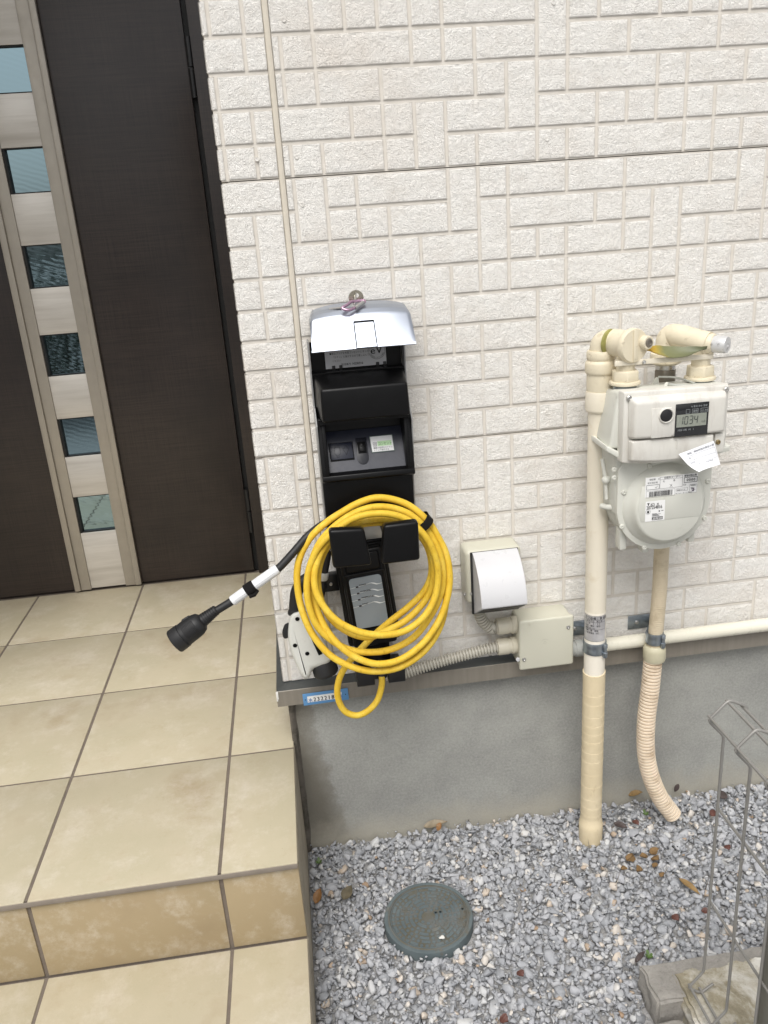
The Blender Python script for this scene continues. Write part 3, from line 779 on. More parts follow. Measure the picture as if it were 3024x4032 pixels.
# cable hook: steel plate, two arms ending in black paddles
mb = MB(); mb.box((.160, -.068, .305), (.222, -.0602, .362), .0015); mb.prism([(.163, -.068, .350), (.219, -.068, .350), (.219, -.110, .357), (.163, -.110, .357)], (0, 0, .003), .001)
hook = mb.build("hook_plate", M_STEEL, ev)
for xs_ in (((.1125, .3795), (.1690, .3765), (.1770, .3115), (.1140, .3125)), ((.2005, .378), (.2570, .379), (.2565, .3110), (.1925, .3100))):
    mb = MB()
    f0 = [(x, -.200, z) for x, z in xs_]; f1 = [(x, -.178, z - .001) for x, z in xs_]
    mb.frust(f0, f1, .0055, 4)
    pad = mb.build("hook_paddle", M_BLKG, ev)
    cx_ = sum(x for x, z in xs_) / 4
    mb = MB(); mb.box((cx_ - .020, -.180, .322), (cx_ + .020, -.055, .346), .006, 3); mb.build("hook_arm", M_BLKG, pad)
# cradle feet under the control box
for xa_, xb_ in ((.1405, .1735), (.1990, .2305)):
    mb = MB(); mb.prism([(xa_, -.006, .0285), (xa_, -.100, .0285), (xa_, -.1035, .032), (xa_, -.1025, .066), (xa_, -.099, .066), (xa_, -.098, .036), (xa_, -.006, .036)], (xb_ - xa_, 0, 0), .0012)
    mb.build("cradle_foot", M_PLB, ev)
mb = MB(); mb.box((.075, -.020, .190), (.130, -.004, .225), .002); mb.box((.078, -.060, .196), (.096, -.018, .220), .004); br = mb.build("connector_bracket", M_PLB, ev)
mb = MB(); mb.lathe([(.0035, 0), (.0032, .0018), (.001, .0024)], (.112, -.0200, .206), (0, -1, 0), 14); mb.build("screw", M_SCREW, br)

# keys and a pink snap hook lying on the lid
kp = at(1402, 1158, -.030)
keys = thing("key_bunch", at(1395, 1222, -.045), "two keys on a small pink metallic snap hook lying on the silver lid", "keys")
M_KEY = plain("nickel_brass", (.42, .39, .32), .28, .95, var=.1); M_PINK = plain("pink_anodised", (.48, .31, .42), .25, .8, var=.06)
mb = MB(); rk = .0125
kc = at(1402, 1172, -.030); seg = 28; vs_ = []; fs_ = []
for sgn in (0, 1):
    for k in range(seg):
        a = 2 * PI * k / seg
        vs_.append(kc + Vector((rk * math.cos(a), .0009 - .0018 * sgn, rk * math.sin(a) * .98)))
        vs_.append(kc + Vector((.0015 + .0036 * math.cos(a), .0009 - .0018 * sgn, .0035 + .0036 * math.sin(a))))
for k in range(seg):
    j = (k + 1) % seg; n2 = 2 * seg
    fs_ += [(2 * k, 2 * j, 2 * j + 1, 2 * k + 1), (n2 + 2 * k, n2 + 2 * k + 1, n2 + 2 * j + 1, n2 + 2 * j), (2 * k, n2 + 2 * k, n2 + 2 * j, 2 * j), (2 * k + 1, 2 * j + 1, n2 + 2 * j + 1, n2 + 2 * k + 1)]
mb.add(vs_, fs_); mb.build("key", M_KEY, keys)
mb = MB(); ring_ = [at(u, v, y) for u, v, y in [(1399, 1155, -.0275), (1402, 1154, -.036), (1401, 1175, -.044), (1397, 1196, -.052), (1393, 1200, -.050), (1396, 1180, -.040)]]
mb.tube(spline(ring_, 6, True), .0009, 8, closed=True); mb.build("split_ring", M_SCREW, keys)
mb = MB(); hk = [at(u, v, y) for u, v, y in [(1350, 1216, -.066), (1372, 1221, -.068), (1395, 1213, -.063), (1420, 1199, -.055), (1434, 1190, -.049), (1434, 1184, -.046), (1420, 1184, -.046), (1400, 1186, -.048), (1382, 1189, -.052), (1368, 1200, -.059), (1352, 1209, -.064)]]
mb.tube(spline(hk, 6, True), .0025, 10, closed=True); sh = mb.build("snap_hook", M_PINK, keys)
mb = MB(); mb.tube([at(1398, 1213, -.0645), at(1431, 1190, -.0505)], .0033, 10); mb.build("gate", M_SCREW, sh)
mb = MB(); a, b = at(1296, 1219, -.046), at(1342, 1214, -.052); d = (b - a); nrm2 = Vector((0, -.2, 1)); sdv = d.cross(nrm2).normalized() * .0030
teeth = []
for k in range(9):
    f = k / 8; q = .0013 * (k % 2); teeth.append(a + d * f + sdv * (1 - q * 260 * .9))
mb.prism(teeth + [b - sdv, a - sdv], nrm2 * .0016); mb.build("key", M_SCREW, keys)
# ================================================================ CHARGING CABLE: plug, control box, yellow cord, connector
M_CORD = Mt("yellow_cord"); m = M_CORD
c = m.ramp(m.noise(40, 6, .65), [(.3, lin((212, 172, 46))), (.55, lin((222, 187, 62))), (.75, lin((231, 202, 90)))])
sc_ = m.ramp(m.noise(210, 6, .75, vec=m.mapping((1, 1, .35))), [(.55, (0, 0, 0)), (.72, (.65,) * 3)])
c = m.mix(sc_, c, lin((150, 108, 30)))
m.set(c, m.ramp(m.noise(90, 4), [(.3, (.5,) * 3), (.7, (.66,) * 3)]), spec=.3); m.bump(m.noise(160, 5, .7), .25, .0014); M_CORD = m.m
M_RUB = plain("black_rubber", (.012, .012, .013), .55, var=.15, bump=.15, bscale=700)
M_GUN = plain("off_white_shell", lin((208, 209, 203)), .42, var=.025, scale=18, dirt=lin((176, 174, 164)), dscale=30, dlo=.6, dhi=.85)
kit = thing("charging_cable", at(1450, 2500, -.12), "coiled yellow charging cable with black plug and white connector hanging on the wall box", "charging cable")
def nz(a, b, y): return at(1000 + a * .5425, 1900 + b * .5425, y)
PATH = [(928,1405,-.095),(926,1480,-.100),(893,1585,-.105),(822,1660,-.110),(740,1690,-.112),(655,1655,-.112),(608,1555,-.112),(615,1440,-.112),(665,1335,-.112),(760,1225,-.113),(870,1110,-.115),(985,1010,-.120),(1110,912,-.122),(1225,800,-.122),(1284,680,-.122),(1284,550,-.120),(1240,430,-.115),(1150,340,-.108),(1020,292,-.100),(880,292,-.098),(740,312,-.100),(620,372,-.106),(522,482,-.115),(472,620,-.125),(466,760,-.130),(505,900,-.135),(585,1015,-.142),(700,1092,-.150),(830,1122,-.152),(955,1078,-.145),(1085,1012,-.138),(1190,920,-.132),(1272,805,-.130),(1305,660,-.134),(1290,520,-.134),(1225,400,-.130),(1120,312,-.124),(1000,268,-.118),(870,266,-.118),(740,290,-.120),(620,352,-.125),(515,458,-.132),(452,600,-.142),(440,740,-.152),(488,870,-.162),(600,1000,-.172),(760,1082,-.179),(930,1106,-.181),(1100,1074,-.174),(1235,972,-.166),(1310,840,-.158),(1336,690,-.152),(1315,540,-.148),(1245,395,-.143),(1130,282,-.136),(1000,232,-.135),(860,227,-.135),(720,262,-.135),(590,350,-.136),(470,470,-.139),(402,620,-.142),(384,770,-.146),(402,905,-.151),(458,1040,-.156),(560,1142,-.159),(690,1212,-.160),(850,1232,-.160),(1010,1206,-.157),(1165,1118,-.152),(1280,970,-.146),(1352,820,-.141),(1374,680,-.138),(1350,530,-.134),(1285,390,-.126),(1180,268,-.119),(1050,196,-.116),(900,176,-.116),(760,208,-.117),(620,290,-.120),(495,412,-.123),(425,555,-.126),(412,700,-.128),(430,830,-.134),(468,950,-.144),(528,1070,-.156),(620,1182,-.168),(745,1272,-.176),(900,1317,-.179),(1070,1281,-.172),(1226,1165,-.162),(1340,1005,-.152),(1402,840,-.143),(1420,680,-.136),(1395,520,-.128),(1330,385,-.120),(1262,282,-.113),(1150,182,-.104),(1030,128,-.100),(890,110,-.099),(760,148,-.100),(640,214,-.105),(515,298,-.110),(410,400,-.113),(338,530,-.118),(312,670,-.125),(328,840,-.132),(375,1000,-.142),(445,1132,-.151),(565,1262,-.161),(730,1344,-.169),(900,1370,-.171),(1080,1331,-.166),(1240,1218,-.154),(1345,1060,-.142),(1392,880,-.128),(1396,690,-.116),(1365,520,-.104),(1300,390,-.094),(1210,280,-.086),(1100,215,-.080),(960,190,-.076),(820,205,-.074),(690,270,-.074),(590,370,-.072),(520,490,-.070),(490,590,-.068),(482,650,-.066)]
mb = MB(); pts = spline([nz(*p) for p in PATH], 7)
mb.tube(pts, .0060, 14); cord = mb.build("cord", M_CORD, kit, smooth=80)
# strap round the bundle
mb = MB(); c0 = nz(1218, 290, -.112); ax = (nz(1262, 345, -.113) - nz(1172, 235, -.111)).normalized()
u_ = Vector((0, 1, 0)); u_ = (u_ - ax * u_.dot(ax)).normalized(); v_ = ax.cross(u_)
P = []
for k in range(25):
    a = 2 * PI * k / 24; P.append([c0 + ax * q + (u_ * math.cos(a) * .027 + v_ * math.sin(a) * .0185) * (1 + .03 * math.sin(3 * a + q * 300)) for q in (-.0075, -.004, .004, .0075)])
mb.grid(P); P2 = [[p + (p - c0 - ax * (p - c0).dot(ax)).normalized() * -.0012 for p in r] for r in P]; mb.grid(P2)
M_VEL = plain("hook_and_loop_tape", (.010, .009, .009), .95, var=.3, bump=.8, bscale=900, spec=.2)
mb.build("strap", M_VEL, kit, recalc=False)
# control box
th = R(4.6); ux = Vector((math.cos(th), 0, math.sin(th))); dz = Vector((math.sin(th), 0, -math.cos(th)))
O = Vector((.1745, 0, .1970))
def cb(x, y, z): return O + ux * x + dz * z + Vector((0, y, 0))
def slab(mb, wt, wb, z0, z1, ya, yb, bev, off=0):
    mb.frust([cb(-wt / 2 + off, ya, z0), cb(wt / 2 + off, ya, z0), cb(wb / 2 + off, ya, z1), cb(-wb / 2 + off, ya, z1)], [cb(-wt / 2 + off, yb, z0), cb(wt / 2 + off, yb, z0), cb(wb / 2 + off, yb, z1), cb(-wb / 2 + off, yb, z1)], bev, 3)
mb = MB(); slab(mb, .094, .099, -.108, .098, -.046, -.070, .006); slab(mb, .078, .081, -.100, .092, -.066, -.092, .006)
slab(mb, .0895, .0935, -.103, .094, -.068, -.0745, .004)
box = mb.build("control_box", M_BLKG, kit)
mb = MB()
for (z0, z1, wdt) in ((-.094, -.060, .062),): slab(mb, wdt, wdt, z0, z1, -.0915, -.0945, .003)
fr = [(-.034, -.056), (.034, -.056), (.034, .058), (-.034, .058)]
for (a, b), (c_, d_) in zip(fr, fr[1:] + fr[:1]):
    mb.tube([cb(a, -.0925, b), cb(c_, -.0925, d_)], .0022, 8)
mb.build("box_ridge", M_BLKG, box)
mb = MB(); r_ = .0065; rr = []
for (x, z, a0) in ((-.029 + r_, -.049 + r_, 180), (.029 - r_, -.049 + r_, 270), (.029 - .001, .051 - .001, 0), (-.029 + .001, .051 - .001, 90)):
    q = r_ if z < 0 else .001
    for k in range(6):
        a = R(a0 + 18 * k); rr.append(cb(x + q * math.cos(a), -.0925, z + q * math.sin(a)))
mb.prism(rr, (0, -.0012, 0)); face = mb.build("face_plate", plain("grey_face_plate", lin((134, 143, 150)), .42, .1, var=.03, bump=.08, bscale=1600), box)
fpl = Plate(cb(-.029, -.0937, -.049), ux, dz, .0003)
M_PWHITE = plain("print_white", (.70, .73, .74), .45)
mbw, mbl, mbt = MB(), MB(), MB()
for k, (s, yy) in enumerate((("POWER", .0172), ("CHARGING", .0298), ("TEMPERATURE", .0423), ("FAULT", .0548))):
    fpl.line(mbw, [(.0, yy + .001), (.012, yy), (.036, yy - .0032)], .0006)
    top = [(.034, yy - .0036), (.039, yy - .0040), (.0435, yy - .0030), (.0490, yy - .0002), (.0530, yy + .0003), (.0578, yy - .0002)]
    bot = [(.034, yy - .0028), (.0385, yy - .0028), (.0425, yy - .0010), (.0475, yy + .0017), (.0525, yy + .0014), (.0578, yy + .0004)]
    mbw.grid([[fpl.p(*p), fpl.p(*q)] for p, q in zip(top, bot)])
    c1 = [(.0118 + .0023 * (k2 > 5 or k2 == 0 and 0) + .0010 * math.cos(2 * PI * k2 / 12), yy + .00105 * math.sin(2 * PI * k2 / 12)) for k2 in range(12)]
    led = [fpl.p(.0128 + (.0014 if math.cos(2 * PI * j / 16) > 0 else -.0014) + .0011 * math.cos(2 * PI * j / 16), yy - .0003 + .0012 * math.sin(2 * PI * j / 16), 0) for j in range(16)]
    mbl.prism(led, fpl.n * .0010)
    fpl.text(mbt, s, .0168, yy - .0014, .0040, sx=.92, bold=.0003)
mbw.build("wave_print", M_PWHITE, face, recalc=False); mbt.build("lettering", M_INK, face, recalc=False)
mbl.build("indicator_lamp", plain("dark_lens", (.03, .022, .026), .25), face)
mb = MB(); gl = nz(930, 1405, -.090)
mb.lathe([(.0105, .03), (.0108, .012), (.0098, .0105), (.0108, .009), (.0098, .0075), (.0106, .006), (.0096, .0045), (.0102, .003), (.0085, -.002), (.0062, -.004)], gl, (.05, .15, 1), 20)
mb.build("cable_gland", M_RUB, box)
# plug on its black lead
def pz(a, b, y): return at(a * .7233, 1200 + b * .7233, y)
mb = MB(); lead = spline([pz(1150, 1682, -.150), pz(1265, 1612, -.146), pz(1385, 1530, -.140), pz(1510, 1440, -.132), pz(1600, 1345, -.122), pz(1680, 1255, -.108), pz(1790, 1180, -.090), pz(1900, 1180, -.085), at(1420, 2120, -.080)], 8)
mb.tube(lead, .0068, 14); mb.build("lead", M_RUB, kit, smooth=80)
a, b = pz(1262, 1614, -.146), pz(1512, 1437, -.132); d = (b - a)
mb = MB(); mb.tube([a, a + d * .02, a + d * .5, a + d * .98, b], [.0080, .0088, .0090, .0088, .0080], 18); slv = mb.build("warning_sleeve", plain("sleeve_white", (.74, .75, .76), .4, var=.02), kit)
e1 = d.normalized(); vcam = (CAM_POS - (a + d * .5)).normalized(); e2 = (vcam - e1 * vcam.dot(e1)).normalized(); e3 = e1.cross(e2)
mb = MB(); GI = plain("sleeve_print", lin((150, 152, 158)), .5)
def on_sl(x, ang, r=.00925): return a + e1 * x + (e2 * math.cos(ang) + e3 * math.sin(ang)) * r
L_ = d.length
for k, an in enumerate((-.8, -.25, .3, .75)):
    for (s0, s1) in ((.06, .36), (.50, .92)):
        x = s0
        while x < s1 - .02 * (k % 3):
            x2 = min(s1, x + random.uniform(.02, .06)); wdt = .018
            mb.add([on_sl(L_ * x, an - wdt), on_sl(L_ * x2, an - wdt), on_sl(L_ * x2, an + wdt), on_sl(L_ * x, an + wdt)], [(0, 1, 2, 3)]); x = x2 + .008
mb.build("small_print", GI, slv, recalc=False)
mb = MB(); q = a + d * .40
mb.tube([q - e1 * .0092, q - e1 * .008, q + e1 * .006, q + e1 * .0085], [.0100, .0112, .0108, .0098], 18); mb.tube([q + e3 * .010 + e1 * .008, q + e3 * .0135 + e2 * .004, q + e3 * .011 + e2 * .008 - e1 * .008], .0032, 8); mb.build("strap", M_VEL, kit)
p0, p1 = pz(1150, 1682, -.150), pz(962, 1826, -.160); dd = (p1 - p0); Lp = dd.length; ax = dd.normalized()
mb = MB(); prof = [(.0072, -.012)]
for k in range(7):
    h = -.010 + k * .0040; prof += [(.0090 + .0004 * k, h), (.0090 + .0004 * k, h + .0026), (.0076 + .0005 * k, h + .0027), (.0076 + .0005 * k, h + .0039)]
prof += [(.0125, .020)]
mb.lathe(prof, p0, ax, 22); mb.build("strain_relief", M_RUB, kit, smooth=30)
mb = MB(); L0 = .018
mb.lathe([(.0120, L0), (.0168, L0 + .004), (.0196, L0 + .012), (.0203, L0 + .024), (.0204, Lp - .016), (.0199, Lp - .0155), (.0199, Lp - .0140), (.0214, Lp - .0135), (.0216, Lp + .003), (.0206, Lp + .0045), (.0190, Lp + .004), (.0186, Lp - .004), (.001, Lp - .004)], p0, ax, 40)
plug = mb.build("plug", M_RUB, kit)
mb = MB(); ec = (CAM_POS - p0).normalized(); ec = (ec - ax * ec.dot(ax)).normalized(); es = ax.cross(ec)
for k in range(9):
    q = p0 + ax * (Lp - .042 + k * .0026)
    P = [q + (ec * math.cos(an) + es * math.sin(an)) * .0206 for an in [-.62 + .155 * j for j in range(9)]]
    mb.tube(P, .0008, 6)
mb.build("grip_rib", M_RUB, plug)
mb = MB(); q = p0 + ax * (L0 + .010); up = es if es.z > 0 else -es
mb.prism([q + up * .013 - ec * .005, q + up * .021 - ec * .005 + ax * .004, q + up * .0225 - ec * .005 + ax * .016, q + up * .017 - ec * .005 + ax * .022], ec * .010, .0015); mb.build("latch", M_RUB, plug)
# connector gun
def gj(a, b, y): return at(1000 + a * .3618, 2000 + b * .3618, y)
out = [(398,1152),(384,1210),(372,1300),(366,1380),(380,1480),(412,1590),(455,1690),(500,1780),(528,1842),(560,1862),(592,1852),(618,1815),(634,1745),(700,1735),(780,1712),(840,1672),(850,1600),(800,1500),(740,1400),(680,1280),(620,1170),(560,1110),(480,1128)]
mb = MB(); mb.frust([gj(a, b, -.094) for a, b in out], [gj(a, b, -.048) for a, b in out], .0085, 4)
gun = mb.build("connector", M_GUN, kit, smooth=60)
for a, b in [(472,1208), (447,1497), (580,1585)]:
    mb = MB(); mb.lathe([(.0040, .0002), (.0036, .0008), (.0030, .0002), (.0003, .0001)], gj(a, b, -.0944), (0, -1, 0), 18); mb.build("screw_well", M_DARK, gun)
mb = MB(); tr = [(388, 1242), (335, 1262), (306, 1340), (312, 1400), (332, 1428), (378, 1412), (384, 1330)]
mb.frust([gj(a, b, -.086) for a, b in tr], [gj(a, b, -.058) for a, b in tr], .003, 3)
trg = mb.build("trigger", M_RUB, gun)
mb = MB()
for k in range(6): a_, b_ = 350 - k * 8, 1262 + k * 22; mb.tube([gj(a_, b_, -.0865), gj(a_ + 20, b_ + 4, -.0868)], .0009, 6)
mb.build("trigger_rib", M_RUB, trg)
mb = MB(); n0, n1 = gj(735, 1640, -.071), gj(792, 1800, -.074); ax = (n1 - n0)
mb.lathe([(.020, 0), (.0232, .006), (.0236, ax.length - .006), (.0240, ax.length - .004), (.0222, ax.length), (.019, ax.length - .001), (.019, ax.length - .012), (.001, ax.length - .012)], n0, ax, 36); mb.build("nozzle", M_RUB, gun)
mb = MB(); mb.tube(spline([gj(450, 1150, -.071), gj(450, 1040, -.071), gj(470, 900, -.072), gj(540, 800, -.07), gj(640, 740, -.066)], 6), [.0135] * 3 + [.0112] * 22, 18); mb.build("grip", M_RUB, gun, smooth=80)
mb = MB(); mb.tube(spline([gj(650, 1130, -.066), gj(690, 960, -.066), gj(728, 800, -.066), gj(752, 690, -.066), gj(775, 560, -.066), gj(790, 470, -.066)], 5), [.0125] * 10 + [.0095] * 16, 18); mb.build("boot", M_RUB, gun, smooth=80)
mb = MB(); a, b = gj(727, 770, -.066), gj(742, 690, -.066); mb.tube([a, a + (b - a) * .1, a + (b - a) * .9, b], [.0118, .0128, .0128, .0118], 20); mb.lathe([(.003, 0), (.0026, .0012), (.0008, .001)], (a + b) / 2 + Vector((0, -.0124, 0)), (0, -1, 0), 12); mb.build("collar", M_GUN, gun)
mb = MB(); sl = [(590, 1352), (625, 1350), (748, 1588), (705, 1606)]; mb.frust([gj(a, b, -.0948) for a, b in sl], [gj(a, b, -.0935) for a, b in sl]); mb.build("rating_label", M_DARK, gun)
# ================================================================ GAS RISER, METER AND OUTLET
def gm(a, b, y): return at(2200 + a * .49668, 1200 + b * .49668, y)
def jb(a, b, y): return at(1700 + a * .66305, 2050 + b * .66305, y)
def gh(a, b, y): return at(2100 + a * .55696, 2400 + b * .55696, y)
M_CREAM = plain("cream_pipe", lin((221, 213, 195)), .45, var=.03, scale=9, dirt=lin((200, 184, 154)), dscale=26, dlo=.6, dhi=.85)
M_CAST = plain("cream_painted_iron", lin((216, 206, 182)), .5, var=.05, scale=24, dirt=lin((140, 122, 92)), dscale=60, dlo=.58, dhi=.75, bump=.5, bscale=260)
M_PVC = plain("white_pipe", lin((232, 225, 211)), .38, var=.02)
m = Mt("old_pipe_tape"); sx = m.n.new("ShaderNodeSeparateXYZ"); m.l.new(m.co, sx.inputs[0])
c = m.ramp(m.noise(14, 7, .7), [(.3, lin((222, 207, 176))), (.6, lin((213, 197, 164))), (.8, lin((199, 181, 149)))])
c = m.mix(m.ramp(m.noise(60, 8, .8, vec=m.mapping((1, 1, .25))), [(.58, (0, 0, 0)), (.72, (.45,) * 3)]), c, lin((150, 126, 92)))
m.set(c, .6, spec=.3); m.bump(m.noise(90, 6, .7), .3, .0012); M_TAPE = m.m
PX, PY = .6015, -.080
riser = thing("gas_riser_pipe", (PX, PY, ZG), "thick cream gas pipe with foil sticker, its lower half wrapped in yellowed tape", "gas pipe")
mb = MB(); mb.lathe([(.0196, 0), (.0196, .94)], (PX, PY, -.36), seg=28); mb.build("pipe", M_CREAM, riser)
zt2 = at(2298, 2645, PY).z; zc = jb(965, 740, PY).z; zl0, zl1 = jb(968, 690, PY).z, jb(968, 540, PY).z
mb = MB(); mb.lathe([(.0199, zt2 - .01), (.0199, zl1 + .004)], (PX, PY, 0), seg=28); mb.build("white_section", M_PVC, riser)
mb = MB(); prof = []; z = zt2; k = 0; r0 = .0214
zs = [zt2, zt2 - .045]
while zs[-1] > -.37: zs.append(zs[-1] - random.uniform(.018, .031))
prof = [(.0202, zt2 + .0006), (r0, zt2)]
vs_ = []; seg = 36; rows_ = []
for za, zb2 in zip(zs[:-1], zs[1:]):
    lp_ = random.uniform(0, .0004)
    rows_ += [(r0 + .00008 + lp_ * .4, za - .0003), (r0 - .0001, zb2 + .001), (r0 - .0001, zb2)]
P = []
for k in range(seg + 1):
    a = 2 * PI * k / seg
    P.append([Vector((PX + (r + .0004 * mnoise.noise(Vector((a * 2, z * 40, 1)))) * math.cos(a), PY + r * math.sin(a), z + .0022 * math.cos(a - 1.0) + .0008 * mnoise.noise(Vector((math.cos(a) * 3, math.sin(a) * 3, z * 60))))) for r, z in [(.0200, zt2)] + rows_])
mb.grid(P)
mb.build("tape_wrap", M_TAPE, riser, smooth=25, recalc=False)
mb = MB(); mb.lathe([(.0205, -.44), (.0235, -.430), (.0245, -.385), (.0240, -.372), (.0225, -.369), (.0212, -.352)], (PX, PY, 0), seg=32); mb.build("tape_foot", M_TAPE, riser)
# foil sticker round the pipe
m = Mt("foil"); m.set(m.ramp(m.noise(26, 4), [(.3, (.52, .51, .52)), (.7, (.74, .73, .74))]), .38, .55); m.bump(m.noise(45, 3), .5, .004)
mb = MB(); P = [[Vector((PX + .02005 * math.cos(a), PY + .02005 * math.sin(a), z)) for z in (zl0, (zl0 + zl1) / 2, zl1)] for a in [R(165 + 150 * k / 20) for k in range(21)]]
mb.grid(P); foil = mb.build("foil_sticker", m.m, riser, recalc=False)
class Curve(Plate):
    """lettering bent round a vertical pipe; x is arc length"""
    def __init__(s, c, r, a0, ztop, lift=.0003): s.c, s.r, s.a0, s.zt, s.lift = Vector(c), r, a0, ztop, lift
    def p(s, x, y, l=None):
        a = s.a0 + x / s.r; r = s.r + (s.lift if l is None else l)
        return Vector((s.c.x + r * math.cos(a), s.c.y + r * math.sin(a), s.zt - y))
cf = Curve((PX, PY, 0), .02005, R(186), zl1); mb = MB(); Hh = zl1 - zl0
cf.text(mb, "ガス設備工事 表示", .001, .0072, .0062, sx=.92, bold=.0002)
for k, s in enumerate(["工事年月日　施工者", "３２年　２・２６", "品名　種別　製造", "材料 12 1-11", "点検　東　印ゆ", "工事管理店（印）"]):
    cf.text(mb, s, .0018, .0125 + k * .0050, .0042, sx=.9, bold=.0002 if k in (3, 4) else 0)
for yy in (.0005, .0084, .0135, .0285, Hh - .0006): cf.line(mb, [(k * .0036, yy) for k in range(13)], .0004)
mb.build("lettering", M_INK, foil, recalc=False)
# sockets and elbow at the top
mb = MB(); mb.lathe([(.0198, .486), (.0203, .500), (.0243, .503), (.0250, .506), (.0246, .534), (.0238, .537)], (PX, PY, 0), seg=32); mb.build("socket", M_CREAM, riser)
mb = MB(); mb.lathe([(.0225, .535), (.0232, .538), (.0232, .566), (.0250, .5675), (.0262, .571), (.0262, .584), (.0250, .588), (.0222, .590), (.0236, .592), (.0240, .596), (.0240, .603), (.0225, .606)], (PX, PY, 0), seg=8 * 4); mb.build("union", M_CAST, riser)
vc = Vector((.6290, -.1240, .6180))
mb = MB(); pth = [Vector((PX, PY, .600)), Vector((PX, PY, .612)), Vector((PX + .004, PY - .003, .6195)), Vector((PX + .014, PY - .012, .6225)), Vector((PX + .026, PY - .026, .6215)), vc]
mb.tube(spline(pth, 6), .0188, 24); el = mb.build("elbow", M_CAST, riser, smooth=80)
d = (vc - (Vector((PX, PY, .622)))).normalized()
mb = MB(); q = vc - d * .036; mb.lathe([(.0196, -.002), (.0215, -.001), (.0215, .002), (.0196, .003)], q, d, 28); mb.build("seal_ring", plain("olive_seal", lin((150, 146, 84)), .6, var=.2, scale=90), el)
nL, nR = Vector((.6275, -.1215, 0)), Vector((.7585, -.1215, 0))
fd = Vector((.30, -.95, .02)).normalized()
mb = MB(); mb.lathe([(.006, -.034), (.021, -.030), (.0225, -.022), (.0225, .004), (.0270, .006), (.0282, .010), (.0278, .016), (.0262, .0185), (.001, .0188)], vc, fd, 40)
vlv = mb.build("valve_body", M_CAST, riser)
mb = MB(); up = Vector((0, 0, 1)); up = (up - fd * up.dot(fd)).normalized(); sd2 = up.cross(fd)
c = vc + fd * .0188
mb.prism([c + sd2 * -.0045 + up * -.0255, c + sd2 * .0045 + up * -.0255, c + sd2 * .0045 + up * .0255, c + sd2 * -.0045 + up * .0255], fd * .0022, .001)
q = c + sd2 * (-.021 if sd2.x < 0 else .021) + up * .004; 
mb.build("valve_bar", M_CAST, vlv)
mb = MB(); q = gm(712, 301, -.146); mb.lathe([(.0112, -.022), (.0112, -.001), (.0098, .001)], q, fd, 22); bs_ = mb.build("valve_boss", M_CAST, vlv); mb = MB(); mb.lathe([(.0080, .0008), (.0066, .0012), (.0062, .0028), (.0042, .0032), (.0036, .0018), (.0005, .0018)], q, fd, 18); mb.build("valve_screw", plain("tarnished_screw", (.30, .27, .23), .42, .85), vlv)
mb = MB(); mb.lathe([(.0150, .545), (.0150, .605), (.0180, .612)], (nL.x, nL.y, 0), seg=28); mb.build("inlet_neck", M_CAST, vlv)
def union_nut(mb, c, top):
    hexa = lambda r: [Vector((c.x + r * math.cos(PI / 3 * k + .35), c.y + r * math.sin(PI / 3 * k + .35), 0)) for k in range(6)]
    mb.frust([p + Vector((0, 0, top - .019)) for p in hexa(.0232)], [p + Vector((0, 0, top)) for p in hexa(.0226)], .0022, 2)
    mb.lathe([(.0180, top - .024), (.0252, top - .0235), (.0260, top - .0210), (.0250, top - .0185), (.0215, top - .0175)], (c.x, c.y, 0), seg=32)
mb = MB(); union_nut(mb, nL, .577); mb.build("union_nut", M_CAST, riser)

meter = thing("gas_meter", (.69, -.12, .26), "pale grey gas meter with a small dark display reading 1034, hanging between two pipes", "gas meter")
M_MET = plain("meter_grey", lin((206, 206, 197)), .42, var=.02, scale=8, dirt=lin((172, 172, 162)), dscale=20, dlo=.62, dhi=.85, bump=.06, bscale=1200)
m = Mt("weathered_cover")
c = m.ramp(m.noise(9, 6, .6), [(.35, lin((216, 214, 207))), (.65, lin((206, 203, 195)))])
stn = m.math('MULTIPLY', m.ramp(m.noise(30, 6, .7, vec=m.mapping((1, 1, .25))), [(.5, (0, 0, 0)), (.72, (.6,) * 3)]), 1.0)
c = m.mix(stn, c, lin((176, 168, 158))); m.set(c, .45); m.bump(m.noise(900, 3), .06, .0005); M_COV = m.m
# upper case: back shell, front cover
mb = MB()
mb.frust([(.5985, -.166, .553), (.7860, -.166, .549), (.7900, -.166, .447), (.5850, -.166, .456)], [(.6060, -.078, .541), (.7900, -.078, .541), (.7960, -.078, .455), (.5910, -.078, .458)], .006, 3)
top_case = mb.build("upper_case", M_MET, meter)
mb = MB()
fl0 = [(.5800, -.168, .4600), (.6060, -.172, .4430), (.66, -.176, .434), (.73, -.176, .432), (.7950, -.170, .4400), (.7990, -.07, .452), (.5850, -.07, .458)]
mb.frust([Vector(p) + Vector((0, 0, .0035)) for p in fl0], [Vector(p) - Vector((0, 0, .0065)) for p in fl0], .002, 2)
mb.build("case_flange", M_MET, top_case)
def cover_loop(y, x0, x1, zt0, zt1, zb0, zbm, zb1, n=10):
    L = [(x0, y, zt0)] + [(x0 + (x1 - x0) * k / n, y, zt0 + (zt1 - zt0) * k / n) for k in range(1, n)] + [(x1, y, zt1)]
    Bq = [(x1 + (x0 - x1) * k / n, y, zb1 + (zb0 - zb1) * k / n + (zbm - (zb0 + zb1) / 2) * 4 * (k / n) * (1 - k / n)) for k in range(0, n + 1)]
    return [Vector(p) for p in L + Bq]
mb = MB(); mb.frust(cover_loop(-.184, .6010, .7765, .5535, .5495, .4360, .4305, .4450), cover_loop(-.164, .5990, .7850, .5545, .5505, .4365, .4310, .4440), .0028, 3)
cov = mb.build("front_cover", M_COV, meter)
mb = MB()
